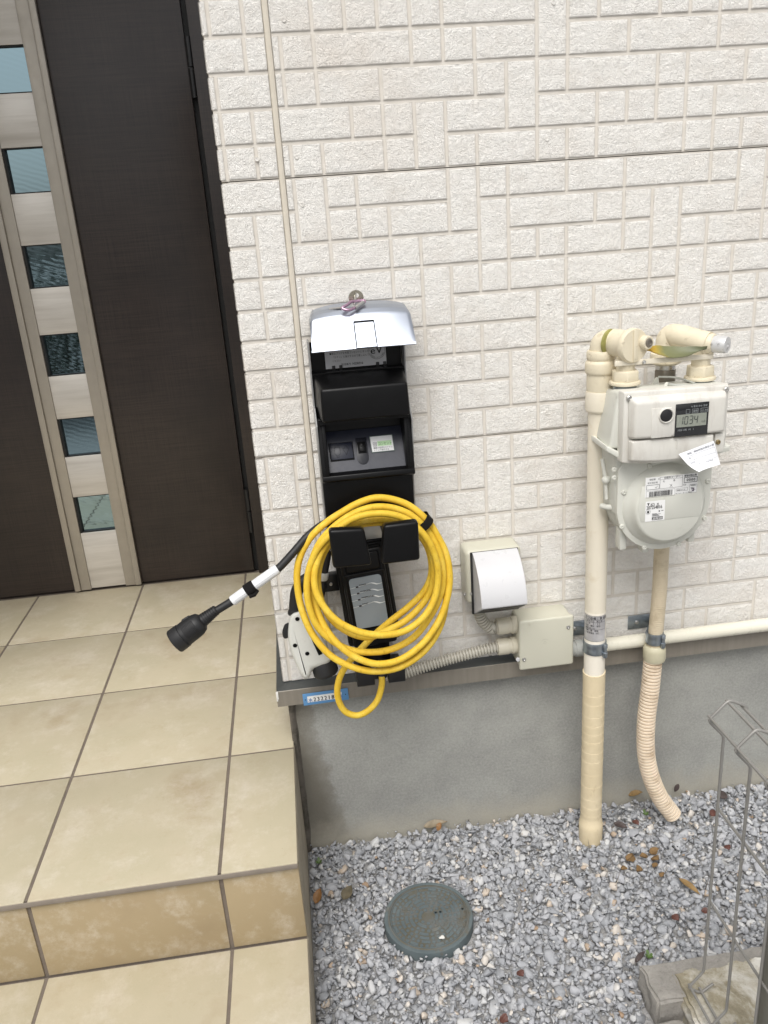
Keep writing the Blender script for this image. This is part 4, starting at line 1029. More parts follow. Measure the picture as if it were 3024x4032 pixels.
mb.frust(cover_loop(-.2000, .6150, .7660, .5385, .5365, .4790, .4770, .4770), cover_loop(-.1835, .6065, .7725, .5475, .5440, .4765, .4740, .4750), .005, 4)
mb.build("cover_bulge", M_COV, cov)
mb = MB(); mb.frust(cover_loop(-.1960, .6120, .7500, .4745, .4725, .4420, .4370, .4420), cover_loop(-.1835, .6090, .7540, .4750, .4730, .4390, .4330, .4400), .003, 3)
flapm = mb.build("battery_flap", M_COV, cov)
mb = MB(); mb.box((.7555, -.1905, .4400), (.7720, -.1830, .4720), .0015); pk = mb.build("screw_pocket", M_COV, cov)
mb = MB(); mb.lathe([(.0042, 0), (.0040, .002), (.0028, .0026), (.0022, .0012), (.0005, .0012)], (.7605, -.1905, .4580), (0, -1, 0), 16); mb.build("screw", plain("brass_screw", (.35, .27, .14), .35, .9), pk)
mb = MB()
for p, q in (((.6835, -.1965, .4715), (.6870, -.1965, .4715)), ((.6870, -.1965, .4715), (.6870, -.1965, .4560))): mb.tube([p, q], .0011, 8)
mb.build("clip", M_COV, flapm)
mb = MB(); mb.prism([(.640, -.1995, .527), (.6745, -.1995, .526), (.6745, -.1995, .478), (.641, -.1995, .478)], (0, -.0014, 0), .0006); mb.build("raised_panel", M_COV, cov)
q = gm(850, 877, -.201)
mb = MB(); mb.lathe([(.0125, -.003), (.0122, .0020), (.0112, .0032), (.0104, .0022), (.0100, .0004)], q, (0, -1, 0), 36); bz = mb.build("button_ring", M_COV, cov)
mb = MB(); mb.lathe([(.0100, -.001), (.0098, .0020), (.0080, .0030), (.0002, .0034)], q, (0, -1, 0), 36); mb.build("button", M_RUB, bz)
l0, l1, l2, l3 = [gm(a, b, -.2012) for a, b in ((935, 795), (1190, 770), (1165, 1025), (920, 1035))]
ex_ = ((l1 - l0) + (l2 - l3)).normalized(); LW = (l1 - l0).length; LH = .0515
lc = Plate(l0, (1, 0, 0), (0, 0, -1), .0003)
mb = MB(); mb.prism([lc.p(-.001, -.001, -.001), lc.p(LW + .001, -.001, -.001), lc.p(LW + .001, LH + .001, -.001), lc.p(-.001, LH + .001, -.001)], (0, -.0012, 0), .0005)
m = Mt("display_glass"); m.set((.012, .013, .015, 1), .09, 0, .8); scr = mb.build("display", m.m, cov)
mb = MB(); lc2 = Plate(lc.p(0, 0, .0004), (1, 0, 0), (0, 0, -1), .0002); lc2.rect(mb, .001, .0165, LW - .0035, .0205); mb.build("lcd", plain("lcd_grey_green", lin((140, 144, 134)), .25, var=.05), scr)
mb = MB(); l3_ = Plate(lc.p(0, 0, .0004), (1, 0, 0), (0, 0, -1), .0004)
SEG = {'0': 'abcdef', '1': 'bc', '3': 'abgcd', '4': 'fgbc'}
def digit(mb, ch, x, y, w_, h, t, s=.0008):
    q = {'a': ((0, 0), (w_, 0)), 'b': ((w_, 0), (w_, h / 2)), 'c': ((w_, h / 2), (w_, h)), 'd': ((0, h), (w_, h)), 'e': ((0, h / 2), (0, h)), 'f': ((0, 0), (0, h / 2)), 'g': ((0, h / 2), (w_, h / 2))}
    for k in SEG[ch]:
        (xa_, ya_), (xb_, yb_) = q[k]; dx, dy = (s if ya_ == yb_ else 0), (s if xa_ == xb_ else 0)
        l3_.line(mb, [(x + xa_ + dx + (h - ya_) * .06, y + ya_ + dy), (x + xb_ - dx + (h - yb_) * .06, y + yb_ - dy)], t)
for k, ch in enumerate("1034"): digit(mb, ch, .0060 + k * .0082, .0200, .0050, .0125, .0013)
l3_.text(mb, "m3", .0430, .0320, .0052); mb.build("digits", plain("lcd_digit", lin((52, 56, 54)), .4), scr, recalc=False)
mb = MB(); l3_.text(mb, "1000 100  10   1", .0030, .0432, .0044, sx=.95); M_DPR = plain("display_print", lin((150, 154, 156)), .5); mb.build("scale_lettering", M_DPR, scr, recalc=False); mb = MB(); l3_.text(mb, "N 電池 寿命 警報", .0240, .0060, .0036); 
for k, x in enumerate((.0160, .0265, .0405)): l3_.frame(mb, x, .0085, .0065 + .0035 * (k > 0) + .002 * (k > 1), .0070, .0004)
l3_.text(mb, "遮断", .0278, .0137, .0042); l3_.text(mb, "圧力 感震", .0412, .0134, .0026)
mb.build("lettering", M_DPR, scr, recalc=False)
# screws, bail handle and sleeves on top
for k, (a, b, y) in enumerate(((557, 740, -.1855), (1325, 672, -.1855))):
    mb = MB(); mb.lathe([(.0046, 0), (.0042, .0022), (.0028, .0030), (.0022, .0018), (.0004, .0018)], gm(a, b, y), (0, -1, .1), 16); mb.build("screw", M_SCREW, cov)
mb = MB(); hd = [gm(868, 628, -.150), gm(900, 632, -.150), gm(990, 640, -.152), gm(1068, 636, -.150), gm(1080, 626, -.146), gm(1045, 610, -.136), gm(985, 590, -.118), gm(900, 574, -.104), gm(790, 572, -.100)]
mb.tube(spline(hd, 5), .0017, 10); hnd = mb.build("bail_handle", plain("handle_grey", lin((190, 192, 186)), .4, .3), meter, smooth=80)
for a, b, y in ((855, 640, -.148), (775, 600, -.100)):
    mb = MB(); c = gm(a, b, y); mb.prism([c + Vector((-.010, 0, -.009)), c + Vector((.006, 0, -.009)), c + Vector((.004, 0, .004)), c + Vector((.001, 0, .0055)), c + Vector((-.002, 0, .003))], (0, .004, 0), .001); mb.build("handle_lug", M_MET, hnd)
for c in (nL, nR):
    mb = MB(); mb.lathe([(.0195, .540), (.0195, .5505), (.0182, .5515), (.0182, .5535)], (c.x, c.y, 0), seg=28); mb.build("port", M_ZINC, top_case)
# lower body
mb = MB()
mb.frust([(.6020, -.150, .450), (.7800, -.150, .446), (.7740, -.150, .330), (.6080, -.150, .330)], [(.5960, -.072, .454), (.7880, -.072, .450), (.7800, -.072, .330), (.6030, -.072, .330)], .006, 3)
dc = Vector((.6905, 0, .3455))
mb.lathe([(.070, .060), (.0800, .063), (.0830, .070), (.0830, .112), (.0800, .120), (.0700, .146)], (dc.x, 0, dc.z), (0, -1, 0), 48)
mb.build("lower_case", M_MET, meter)
mb = MB(); D = []
rF = .0835
for k in range(37): a = PI + PI * k / 36; D.append((dc.x + rF * math.cos(a), dc.z + rF * math.sin(a)))
D = [(dc.x - rF, .4150), ] + D + [(dc.x + rF, .4150)]
D = [(dc.x - .070, .433), (dc.x - .0765, .425)] + D + [(dc.x + .0765, .425), (dc.x + .070, .433)]
mb.frust([(x, -.1545, z) for x, z in D], [(x, -.1440, z) for x, z in D], .0016, 2)
flg = mb.build("front_flange", M_MET, meter)
mb = MB(); mb.lathe([(.0745, .1535), (.0735, .1560), (.0690, .1600), (.0640, .1660), (.0612, .1740), (.0590, .1775), (.0560, .1790), (.0002, .1790)], (dc.x, 0, dc.z), (0, -1, 0), 72)
drum = mb.build("drum_cover", M_MET, flg, smooth=35)
mb = MB(); mb.prism([(dc.x - .052, -.1790, .3905), (dc.x + .050, -.1790, .3900), (dc.x + .056, -.1790, .3630), (dc.x + .0525, -.1790, .3270), (dc.x - .0510, -.1790, .3270), (dc.x - .0570, -.1790, .3500)], (0, -.0007, 0), .0005); mb.build("drum_field", M_MET, drum)
for a, b in ((720, 1275), (1180, 1397), (1155, 1690), (950, 1895), (678, 1924), (498, 1758), (515, 1487), (437, 1305), (437, 1370)):
    mb = MB(); mb.lathe([(.0044, 0), (.0046, .0008), (.0038, .0026), (.0022, .0032), (.0016, .0020), (.0004, .0020)], gm(a, b, -.1545), (0, -1, 0), 16); mb.build("bolt", M_MET, flg)
for x in (.626, .668, .752): 
    mb = MB(); mb.box((x - .006, -.140, .252 if x > .66 and x < .7 else .262), (x + .006, -.118, .300), .002); mb.build("foot", M_MET, meter)
mb = MB(); mb.tube(spline([(.597, -.112, .338), (.604, -.124, .339), (.620, -.135, .341)], 5), .0052, 14); mb.lathe([(.0052, 0), (.0040, .0030), (.001, .0045)], (.597, -.112, .338), (-.55, .8, 0), 14); mb.build("test_nipple", M_MET, meter, smooth=60)
mb = MB(); mb.lathe([(.0075, -.004), (.0068, .002), (.0040, .0055), (.0005, .0065)], gm(372, 1390, -.128), (-.6, -.8, .1), 16); mb.tube([gm(372, 1390, -.126), gm(345, 1220, -.120)], .0035, 10); mb.tube([gm(372, 1390, -.126), gm(378, 1540, -.128)], .0032, 10); mb.build("boss", M_MET, meter)
# stickers
a, b = gm(690, 1370, -.1798), gm(1105, 1330, -.1798); d_ = gm(680, 1525, -.1798)
s1 = Plate((a.x, -.1798, a.z - .001), (1, 0, 0), (0, 0, -1), .0003); SW, SH = b.x - a.x, a.z - d_.z
mb = MB(); mb.prism([s1.p(0, 0, -.0003), s1.p(SW, 0, -.0003), s1.p(SW, SH, -.0003), s1.p(0, SH, -.0003)], (0, -.0003, 0)); st1 = mb.build("record_sticker", M_WHITE, drum)
mb = MB()
s1.text(mb, "確認票　日", .0065, .0050, .0036); s1.text(mb, "旧取外メーター", .0320, .0045, .0040, bold=.0001); s1.text(mb, "新取付指示数", .0670, .0045, .0040, sx=.92, bold=.0002)
s1.text(mb, "取外指示数", .0035, .0108, .0036); s1.text(mb, "社　　　　番", .0300, .0102, .0036)
s1.frame(mb, .0018, .0130, .0225, .0085, .0006); s1.frame(mb, .0250, .0010, .0395, .0205, .0004); s1.rect(mb, .0250, .0055, .0395, .0003); s1.frame(mb, .0670, .0058, .0235, .0095, .0008)
s1.text(mb, "0000", .0715, .0128, .0064, bold=.0003, space=1.25)
s1.line(mb, [(.0170, .0175), (.0185, .0195), (.0210, .0155)], .0005); s1.line(mb, [(.0425, .0150), (.0470, .0195)], .0005); s1.line(mb, [(.0465, .0150), (.0430, .0198)], .0005)
x = .0070
s1.frame(mb, .0018, .0235, .0505, .0120, .0003)
while x < .0470:
    wd = random.choice((.0003, .0005, .0008, .0011)); s1.rect(mb, x, .0250, wd, .0090); x += wd + random.choice((.0003, .0004, .0007))
s1.text(mb, "ガスメーターに貼付", .0530, .0340, .0032); s1.frame(mb, .0545, .0240, .0200, .0050, .0003); s1.text(mb, "確認のうえ", .0555, .0282, .0030); s1.text(mb, "4.20", .0650, .0200, .0040, sx=.9); s1.text(mb, "作業員", .0790, .0222, .0030); s1.frame(mb, .0775, .0195, .0130, .0145, .0003)
mb.build("lettering", M_INK, st1, recalc=False)
mb = MB()
for k in range(4): s1.line(mb, [(.0790 + random.uniform(0, .009), .0245 + random.uniform(0, .008)) for _ in range(5)], .0004)
mb.build("stamp", plain("purple_ink", lin((80, 56, 96)), .5), st1, recalc=False)
a, b, c_ = gm(690, 1560, -.1798), gm(845, 1545, -.1798), gm(680, 1720, -.1798)
s2 = Plate((a.x, -.1798, a.z - .0005), (1, 0, 0), (0, 0, -1), .0003); SW, SH = b.x - a.x, a.z - c_.z
mb = MB(); mb.prism([s2.p(0, 0, -.0003), s2.p(SW, 0, -.0003), s2.p(SW, SH, -.0003), s2.p(0, SH, -.0003)], (0, -.0003, 0)); st2 = mb.build("serial_sticker", M_WHITE, drum)
mb = MB(); s2.text(mb, "JO  4", .0085, .0078, .0058, sx=1.15, bold=.0003); s2.text(mb, "207254816", .0014, .0142, .0088, sx=.70, bold=.0003)
s2.rect(mb, .0025, .0030, .0042, .0012); s2.rect(mb, .0040, .0042, .0018, .0030)
s2.rect(mb, .0120, .0288, .0190, .0055)
s2.ring(mb, .0048, .0188, .0042, .0003); s2.rect(mb, .0030, .0168, .0036, .0044); s2.disc(mb, .0246, .0190, .0013); s2.rect(mb, .0280, .0180, .0038, .0010)
for k in range(5): s2.rect(mb, .0120, .0226 + k * .0011, random.uniform(.008, .016), .0005)
mb.build("lettering", M_INK, st2, recalc=False)
mb = MB(); s2b = Plate(s2.p(0, 0, .0004), (1, 0, 0), (0, 0, -1), .0003); s2b.text(mb, "2030.03", .0128, .0334, .0056, sx=.95, bold=.0002); mb.build("date", M_WHITE, st2, recalc=False)
# paper slip stuck on the flap
mb = MB(); c00, c10, c11, c01 = gm(950, 1185, -.2005), gm(1230, 1078, -.1985), gm(1278, 1265, -.2040), gm(1075, 1330, -.2150)
P = []
for i in range(15):
    u = i / 14; row = []
    for j in range(13):
        v = j / 12; p = c00 * (1 - u) * (1 - v) + c10 * u * (1 - v) + c11 * u * v + c01 * (1 - u) * v
        curl = max(0, v - .45) ** 2 * (1 - u) * .05; p = p + Vector((0, -curl + .002 * math.sin(u * 4) * v, curl * .35)); row.append(p)
    P.append(row)
mb.grid(P); P2 = [[p + Vector((0, .0004, 0)) for p in r] for r in P]; mb.grid(P2)
slip = mb.build("paper_slip", plain("slip_paper", (.80, .81, .83), .6, var=.02), None, smooth=80, recalc=False)
tag(slip, "small white printed paper slip curling off the front of the gas meter", "paper slip")
class Sheet(Plate):
    def __init__(s, P, W_, H_, lift=.0004): s.P, s.W, s.H, s.lift = P, W_, H_, lift
    def p(s, x, y, l=None):
        u = min(max(x / s.W, 0), .9999) * 14; v = min(max(y / s.H, 0), .9999) * 12; i, j = int(u), int(v); u -= i; v -= j; P = s.P
        return (P[i][j] * (1 - u) * (1 - v) + P[i + 1][j] * u * (1 - v) + P[i + 1][j + 1] * u * v + P[i][j + 1] * (1 - u) * v) + Vector((.1, -1, .15)).normalized() * s.lift
sp_ = Sheet(P, .064, .044); mb = MB()
sp_.text(mb, "開始　開始時指示数記入票", .012, .0075, .0042, bold=.0001); sp_.text(mb, "数", .010, .0165, .0040); sp_.text(mb, "名前欄", .006, .0260, .0034); sp_.text(mb, "金（消）数　　日本消毒会", .013, .0330, .0032)
for yy in (.0105, .0200, .0290): sp_.line(mb, [(.008 + k * .009, yy) for k in range(7)], .0003)
for xx in (.008, .018, .062): sp_.line(mb, [(xx, .0105 + k * .0061) for k in range(4)], .0003)
o = mb.build("lettering", plain("grey_print", lin((120, 122, 132)), .6), slip, recalc=False)

# outlet: elbow fitting, cap, pipe down to the ground in a corrugated sleeve
outl = thing("gas_outlet_pipe", (.789, -.055, ZG), "thinner gas pipe below the meter, running into a bent ribbed beige sleeve in the gravel", "gas pipe")
mb = MB(); union_nut(mb, nR, .5735); mb.build("union_nut", M_CAST, outl)
BX = Vector((.7265, -.060, 0))
mb = MB(); mb.lathe([(.0152, .560), (.0152, .592), (.0175, .600), (.0180, .612)], (nR.x, nR.y, 0), seg=28); pth = [Vector((nR.x + .007, nR.y - .010, .6095)), Vector((nR.x - .001, nR.y + .001, .6115)), Vector((nR.x - .010, nR.y + .018, .6150)), Vector((nR.x - .020, nR.y + .038, .6185)), Vector((BX.x + .006, BX.y - .006, .6185)), Vector((BX.x + .001, BX.y - .001, .6120)), Vector((BX.x, BX.y, .602)), Vector((BX.x, BX.y, .590))]
mb.tube(spline(pth, 6), [.0195] * 7 + [.0190] * 14 + [.0185] * 22, 24); uel = mb.build("elbow", M_CAST, outl, smooth=80)
mb = MB(); mb.lathe([(.0180, .592), (.0255, .588), (.0270, .580), (.0262, .572), (.0200, .568)], (BX.x, BX.y, 0), seg=32); mb.build("flange", M_CAST, outl)
mb = MB(); mb.lathe([(.0165, .568), (.0172, .566), (.0165, .564), (.0172, .562), (.0168, .560)], (BX.x, BX.y, 0), seg=28); mb.build("thread", M_SCREW, outl)
hx = [Vector((BX.x + .0195 * math.cos(PI / 3 * k), BX.y + .0195 * math.sin(PI / 3 * k), 0)) for k in range(6)]
mb = MB(); mb.frust([p + Vector((0, 0, .536)) for p in hx], [p + Vector((0, 0, .560)) for p in hx], .002); mb.build("hex_nut", plain("grey_brass", (.22, .20, .17), .45, .8), outl)
ck = Vector((nR.x - .001, nR.y, .6100)); ca = Vector((.62, -.78, -.02)).normalized()
mb = MB(); mb.lathe([(.0165, -.002), (.0172, .012), (.0168, .020), (.0150, .022)], ck, ca, 28); mb.build("cap_collar", M_CAST, uel)
mb = MB(); mb.lathe([(.0132, .020), (.0138, .022), (.0138, .040), (.0128, .0435), (.0030, .0440), (.0025, .0432), (.0005, .0432)], ck, ca, 28); mb.build("cap", plain("chipped_white_cap", (.62, .62, .62), .45, .3, dirt=(.35, .34, .33), dscale=110, dlo=.55, dhi=.65), uel)
mb = MB(); ba, bb = gm(445, 470, -.139), gm(1228, 408, -.139)
mb.prism([ba + Vector((0, 0, .0042)), bb + Vector((0, 0, .0042)), bb - Vector((0, 0, .0042)), ba - Vector((0, 0, .0042))], (0, .0024, 0), .0006)
for c in (nL, nR): mb.lathe([(.0153, -.0036), (.0172, -.0036), (.0172, .0040), (.0153, .0040)], (c.x, c.y, (ba if c is nL else bb).z), seg=24)
bar = mb.build("hanger_bar", M_CREAM, outl)
mb = MB(); mb.lathe([(.0036, 0), (.0030, .0022), (.0014, .0028), (.0003, .0020)], gm(675, 455, -.139), (0, -1, 0), 14); mb.build("screw", M_SCREW, bar)
pts = [Vector((BX.x, BX.y, .54)), Vector((.740, -.060, .40)), jb(1366, 170, -.060), jb(1352, 420, -.060), jb(1332, 640, -.060), jb(1322, 740, -.060)]
mb = MB(); q = spline(pts, 8); ribbed(mb, q, .0141, .0040, .0004, 20, .5); mb.build("sheathed_pipe", plain("sheath_beige", lin((204, 190, 164)), .5, var=.05, scale=12, dirt=lin((176, 160, 132)), dscale=30), outl, smooth=60)
mb = MB(); c0, c1 = jb(1323, 738, -.060), jb(1321, 825, -.060); d = c1 - c0
mb.lathe([(.0165, -.001), (.0205, .003), (.0218, .010), (.0218, d.length - .006), (.0205, d.length - .001), (.0160, d.length)], c0, d, 32); mb.build("sleeve_coupling", plain("sleeve_khaki", lin((192, 186, 160)), .5, var=.04), outl)
pts = [gh(846, 352, -.060), gh(826, 560, -.062), gh(800, 760, -.064), gh(794, 950, -.066), gh(808, 1090, -.068), gh(845, 1220, -.070), gh(900, 1335, -.072), gh(965, 1422, -.075), gh(992, 1458, -.077)]
mb = MB(); ribbed(mb, spline(pts, 10), .0182, .0074, .0048, 24, .60); mb.build("corrugated_sleeve", plain("beige_sleeve", lin((226, 210, 188)), .5, var=.04, scale=12, dirt=lin((186, 164, 136)), dscale=30), outl, smooth=50)
# a leaf on the hanger bar
M_LEAFG = Mt("curled_green_leaf"); m = M_LEAFG
sx = m.n.new("ShaderNodeSeparateXYZ"); m.l.new(m.co, sx.inputs[0])
c = m.ramp(m.math('ADD', m.math('MULTIPLY', sx.outputs[0], 9.0), m.math('ADD', m.math('MULTIPLY', m.noise(40, 4), .25), .40)), [(.16, lin((196, 158, 52))), (.28, lin((156, 140, 66))), (.38, lin((112, 114, 76))), (.8, lin((100, 104, 76)))])
m.set(c, .5); m.bump(m.noise(120, 4), .3, .001)
def leaf(name, mat, a, b, wdt, bow=.004, fold=.25, up=Vector((0, 0, 1)), n=12, thick=.0005):
    d = (b - a); s_ = d.cross(up).normalized(); P = []
    for k in range(n + 1):
        f = k / n; wv_ = wdt * (math.sin(PI * min(1, f * 1.02) ** .8) ** .8 if 0 < f < 1 else .02); c = a + d * f + up * bow * math.sin(PI * f)
        P.append([c + s_ * wv_ * t + up * (abs(t) ** 1.5 * fold * wdt + .0006 * math.sin(f * 22 + t * 3)) for t in (-1, -.66, -.33, 0, .33, .66, 1)])
    mb = MB(); mb.grid(P); mb.grid([[p - up * thick for p in r][::-1] for r in P])
    return mb.build(name, mat, None, smooth=80, recalc=False)
lf = leaf("fallen_leaf", M_LEAFG.m, gm(700, 362, -.135), gm(1172, 352, -.150), .0165, -.010, .35, Vector((0, -.45, .9)).normalized())
tag(lf, "long green leaf with a yellow end lying across the bar above the gas meter", "leaf")

# pipe clamps
def clamp(c, r, zc_, label, arm_from, plate):
    root = thing("pipe_clamp", (c.x, c.y, zc_), label, "pipe clamp", "galvanised pipe clamps")
    mb = MB(); mb.lathe([(r, -.0115), (r + .0016, -.0118), (r + .0024, -.0085), (r + .0014, -.004), (r + .0014, .004), (r + .0024, .0085), (r + .0016, .0118), (r, .0115)], (c.x, c.y, zc_), seg=30, cap=False); mb.build("band", M_ZINC, root)
    a = R(-58); q = Vector((c.x + (r + .004) * math.cos(a), c.y + (r + .004) * math.sin(a), zc_))
    mb = MB(); mb.lathe([(.0042, -.0165), (.0048, -.0155), (.0048, -.006), (.0036, -.0055), (.0036, .004), (.0046, .0045), (.0046, .0105), (.0040, .0115)], q, seg=12); mb.build("hinge_pin", M_ZINC, root)
    mb = MB(); mb.tube([arm_from, Vector((c.x - r * .9, c.y + r * .4, zc_ + .006))], .0032, 6)
    w_ = Vector((0, 0, .0085)); e = Vector((c.x - r * .8, c.y + r * .5, zc_ + .004))
    mb.frust([arm_from + w_, arm_from - w_, arm_from - w_ + Vector((.002, -.001, 0)), arm_from + w_ + Vector((.002, -.001, 0))], [e + w_ * .7, e - w_ * .7, e - w_ * .7 + Vector((.002, -.001, 0)), e + w_ * .7 + Vector((.002, -.001, 0))], .0003, 1)
    mb.build("arm", M_ZINC, root)
    mb = MB(); x0, x1, z0, z1 = plate; mb.box((x0, -.0042, z0), (x1, -.0012, z1), .0012); mb.box((x1 - .004, -.010, z0), (x1, -.003, z1), .001); pl_ = mb.build("wall_plate", M_ZINC, root)
    mb = MB(); mb.lathe([(.0046, 0), (.0042, .002), (.0022, .0030), (.0004, .0022)], ((x0 * .65 + x1 * .35), -.0042, (z0 + z1) / 2), (0, -1, 0), 14); mb.build("screw", M_SCREW, pl_)
p2_ = at(2578, 2495, -.060); pw0, pw1 = jb(1165, 605, -.003), jb(1275, 600, -.003)
clamp(Vector((p2_.x, -.060, 0)), .0150, jb(1326, 690, -.060).z, "galvanised clamp with a long wall plate holding the thinner ribbed gas pipe", Vector((pw1.x + .010, -.006, pw1.z + .002)), (pw0.x, pw1.x + .012, pw0.z - .016, pw0.z + .014))
pw0, pw1 = jb(846, 640, -.003), jb(890, 640, -.003)
clamp(Vector((PX, PY, 0)), .0202, zc, "galvanised clamp round the thick cream gas pipe just below the foil sticker", Vector((pw1.x + .012, -.006, pw1.z)), (pw0.x - .015, pw1.x + .014, pw0.z - .016, pw0.z + .016))

# ================================================================ ELECTRICAL BOXES AND CONDUITS
M_BOX = plain("grey_beige_plastic", lin((196, 194, 178)), .42, var=.015, scale=8)
M_WHT = plain("white_cover", lin((200, 200, 202)), .32, var=.01)
sock = thing("outdoor_socket", (.4135, 0, .147), "grey outdoor socket box with a curved white rain cover, above the junction box", "outdoor socket")
mb = MB(); mb.box((.3610, -.056, .1475), (.4665, -.0005, .2555), .009, 4); bx = mb.build("back_box", M_BOX, sock)
mb = MB(); mb.box((.3695, -.0585, .128), (.4600, -.0545, .2535), .0015); mb.build("gasket", M_RUB, sock)
prof = [(-.058, .2535)] + [(-.058 - .065 * math.sin(R(90) * k / 40) ** 1.25, .2535 - .0835 * (1 - math.cos(R(90) * k / 40)) ** .86) for k in range(1, 41)]
prof += [(-.1205, .1678), (-.058, .1295)]
mb = MB(); mb.frust([(.3735, y, z) for y, z in prof], [(.4575, y, z) for y, z in prof], .0004, 1); cvr = mb.build("rain_cover", M_WHT, sock, smooth=30)
mb = MB(); un = Vector((0, -.0383, -.0625)).normalized()
dpt = un * .0008
mb.prism([Vector((.3770, -.1175, .1665)) + dpt, Vector((.4545, -.1175, .1665)) + dpt, Vector((.4545, -.066, .1345)) + dpt, Vector((.3770, -.066, .1345)) + dpt], un * .0006)
mb.build("socket_face", M_BLKG, cvr)
for a, b in ((195, 437), (235, 433)):
    mb = MB(); mb.lathe([(.0030, 0), (.0026, .0015), (.0010, .0020), (.0003, .0012)], jb(a, b, -.0562), (0, -1, 0), 12); mb.build("screw", M_SCREW, bx)
jn = thing("junction_box", (.5125, 0, -.004), "square beige junction box with two conduits entering from the left, low on the brick wall", "junction box")
mb = MB(); mb.box((.4600, -.054, -.0020), (.5650, -.0005, .1005), .006, 3); jbx = mb.build("body", M_BOX, jn)
mb = MB(); mb.box((.4588, -.062, -.0042), (.5668, -.0525, .1028), .0050, 4); mb.box((.478, -.064, .095), (.480, -.0618, .097)); jl = mb.build("lid", M_BOX, jn)
for a, b in ((810, 632), (548, 824)):
    mb = MB(); mb.lathe([(.0032, -.001), (.0042, .0004), (.0036, .0018), (.0014, .0024), (.0004, .0014)], jb(a, b, -.0620), (0, -1, 0), 14); mb.build("screw", M_SCREW, jl)
mb = MB(); c = jb(512, 826, -.0625); mb.lathe([(.0040, -.002), (.0036, .0012), (.0018, .0016)], c, (0, -1, 0), 14); mb.build("screw_cap", M_WHT, jl)
lp2 = Plate(jb(640, 700, -.0621), (1, 0, 0), (0, 0, -1), .0002)
mb = MB(); lp2.line(mb, [(.004, .006), (.008, .003), (.012, .0025), (.016, .0045)], .0006); lp2.line(mb, [(.008, .0095), (.0105, .0070), (.013, .0095)], .0006); lp2.line(mb, [(.0075, .0115), (.0140, .0112)], .0006); mb.build("embossed_mark", plain("box_shade", lin((176, 174, 158)), .45), jl, recalc=False)
YC = -.033
M_CON = plain("conduit_grey", lin((186, 182, 170)), .5, var=.03)
M_CONN = plain("connector_cream", lin((200, 194, 176)), .42, var=.03)
for k, (b0,) in enumerate(((617,), (738,))):
    c = jb(492, b0, YC); mb = MB()
    mb.lathe([(.0158, -.002), (.0170, 0), (.0170, .010), (.0152, .011), (.0152, .0165), (.0164, .0172), (.0164, .036), (.0155, .0385), (.0110, .039)], (.4605, YC, c.z), (-1, 0, 0), 32)
    mb.build("conduit_connector", M_CONN, jn)
c1, c2 = jb(492, 617, YC), jb(492, 738, YC)
mb = MB(); ribbed(mb, spline([Vector((.4225, YC, c1.z)), Vector((.4140, YC, c1.z)), jb(352, 640, YC), jb(310, 606, YC), jb(284, 560, YC), jb(276, 500, YC)], 8), .0113, .0060, .0036, 20, .55)
cd1 = mb.build("flexible_conduit", M_CON, None, smooth=45); tag(cd1, "short ribbed conduit bending from the white socket cover down into the junction box", "conduit", "ribbed grey conduits")
mb = MB(); ribbed(mb, spline([Vector((.4225, YC, c2.z)), Vector((.4140, YC, c2.z - .0005)), jb(300, 770, YC), jb(200, 796, YC), jb(100, 822, YC), jb(0, 852, YC), at(1640, 2634, YC), at(1580, 2652, YC), at(1500, 2660, YC + .006)], 8), .0113, .0060, .0036, 20, .55)
cd2 = mb.build("flexible_conduit", M_CON, None, smooth=45); tag(cd2, "long ribbed conduit running from the black wall box to the junction box", "conduit", "ribbed grey conduits")
hz_ = at(3024, 2300 + 658 * .2411, -.030).z
hp = thing("conduit_pipe", (1.05, -.030, hz_), "smooth cream pipe running level along the wall just above the metal flashing", "conduit pipe")
mb = MB(); mb.tube([(.585, -.030, hz_), (1.6, -.030, hz_)], .0136, 24, cap=True); mb.build("pipe", plain("cream_conduit", lin((220, 216, 200)), .3, var=.02, spec=.55), hp, smooth=80)
mb = MB(); mb.lathe([(.0110, 0), (.0150, .001), (.0150, .014), (.0168, .015), (.0168, .030), (.0150, .0312), (.0136, .032)], (.5655, -.030, hz_), (1, 0, 0), 28); mb.build("pipe_connector", plain("pale_connector", lin((178, 180, 176)), .4), hp)

# blue number plate on the flashing
a, b, c_, d_ = [at(1050 + x * .2411, 2500 + y * .2411, -.0212) for x, y in ((582, 965), (1322, 862), (1335, 1055), (605, 1148))]
ex_ = (b - a).normalized(); dn_ = (d_ - a); PWd, PHt = (b - a).length, ((d_ - a).length + (c_ - b).length) / 2
dn_ = Vector((0, -1, 0)).cross(ex_); dn_ = -dn_ if dn_.z > 0 else dn_
bp = Plate(a, ex_, dn_, .0003)
tagp = thing("number_plate", (a + c_) / 2, "small blue plate with the number 23221 on the grey metal flashing", "number plate")
mb = MB(); mb.prism([bp.p(0, 0, 0), bp.p(PWd, 0, 0), bp.p(PWd, PHt, 0), bp.p(0, PHt, 0)], (0, -.0016, 0), .0006); pb_ = mb.build("backing", plain("blue_plastic", lin((92, 142, 190)), .4, var=.04), tagp)
b2 = Plate(bp.p(0, 0, .0016), ex_, dn_, .0003)
mb = MB(); b2.rect(mb, .0085, .0062, PWd - .0215, PHt - .0125); mb.build("white_strip", M_WHITE, tagp, recalc=False)
b3 = Plate(bp.p(0, 0, .0021), ex_, dn_, .0002); mb = MB()
for k, ch in enumerate("232218"): b3.text(mb, ch, .0198 + k * .0070 * (PWd / .088), .0186, .0124, sx=.84, bold=.0007)
mb.build("digits", M_INK, tagp, recalc=False)
mb = MB(); b3.text(mb, "水", .0093, .0185, .0094, bold=.0003); b3.text(mb, "直", PWd - .0205, .0185, .0090, bold=.0003); mb.build("lettering", plain("blue_ink", lin((40, 96, 160)), .5), tagp, recalc=False)
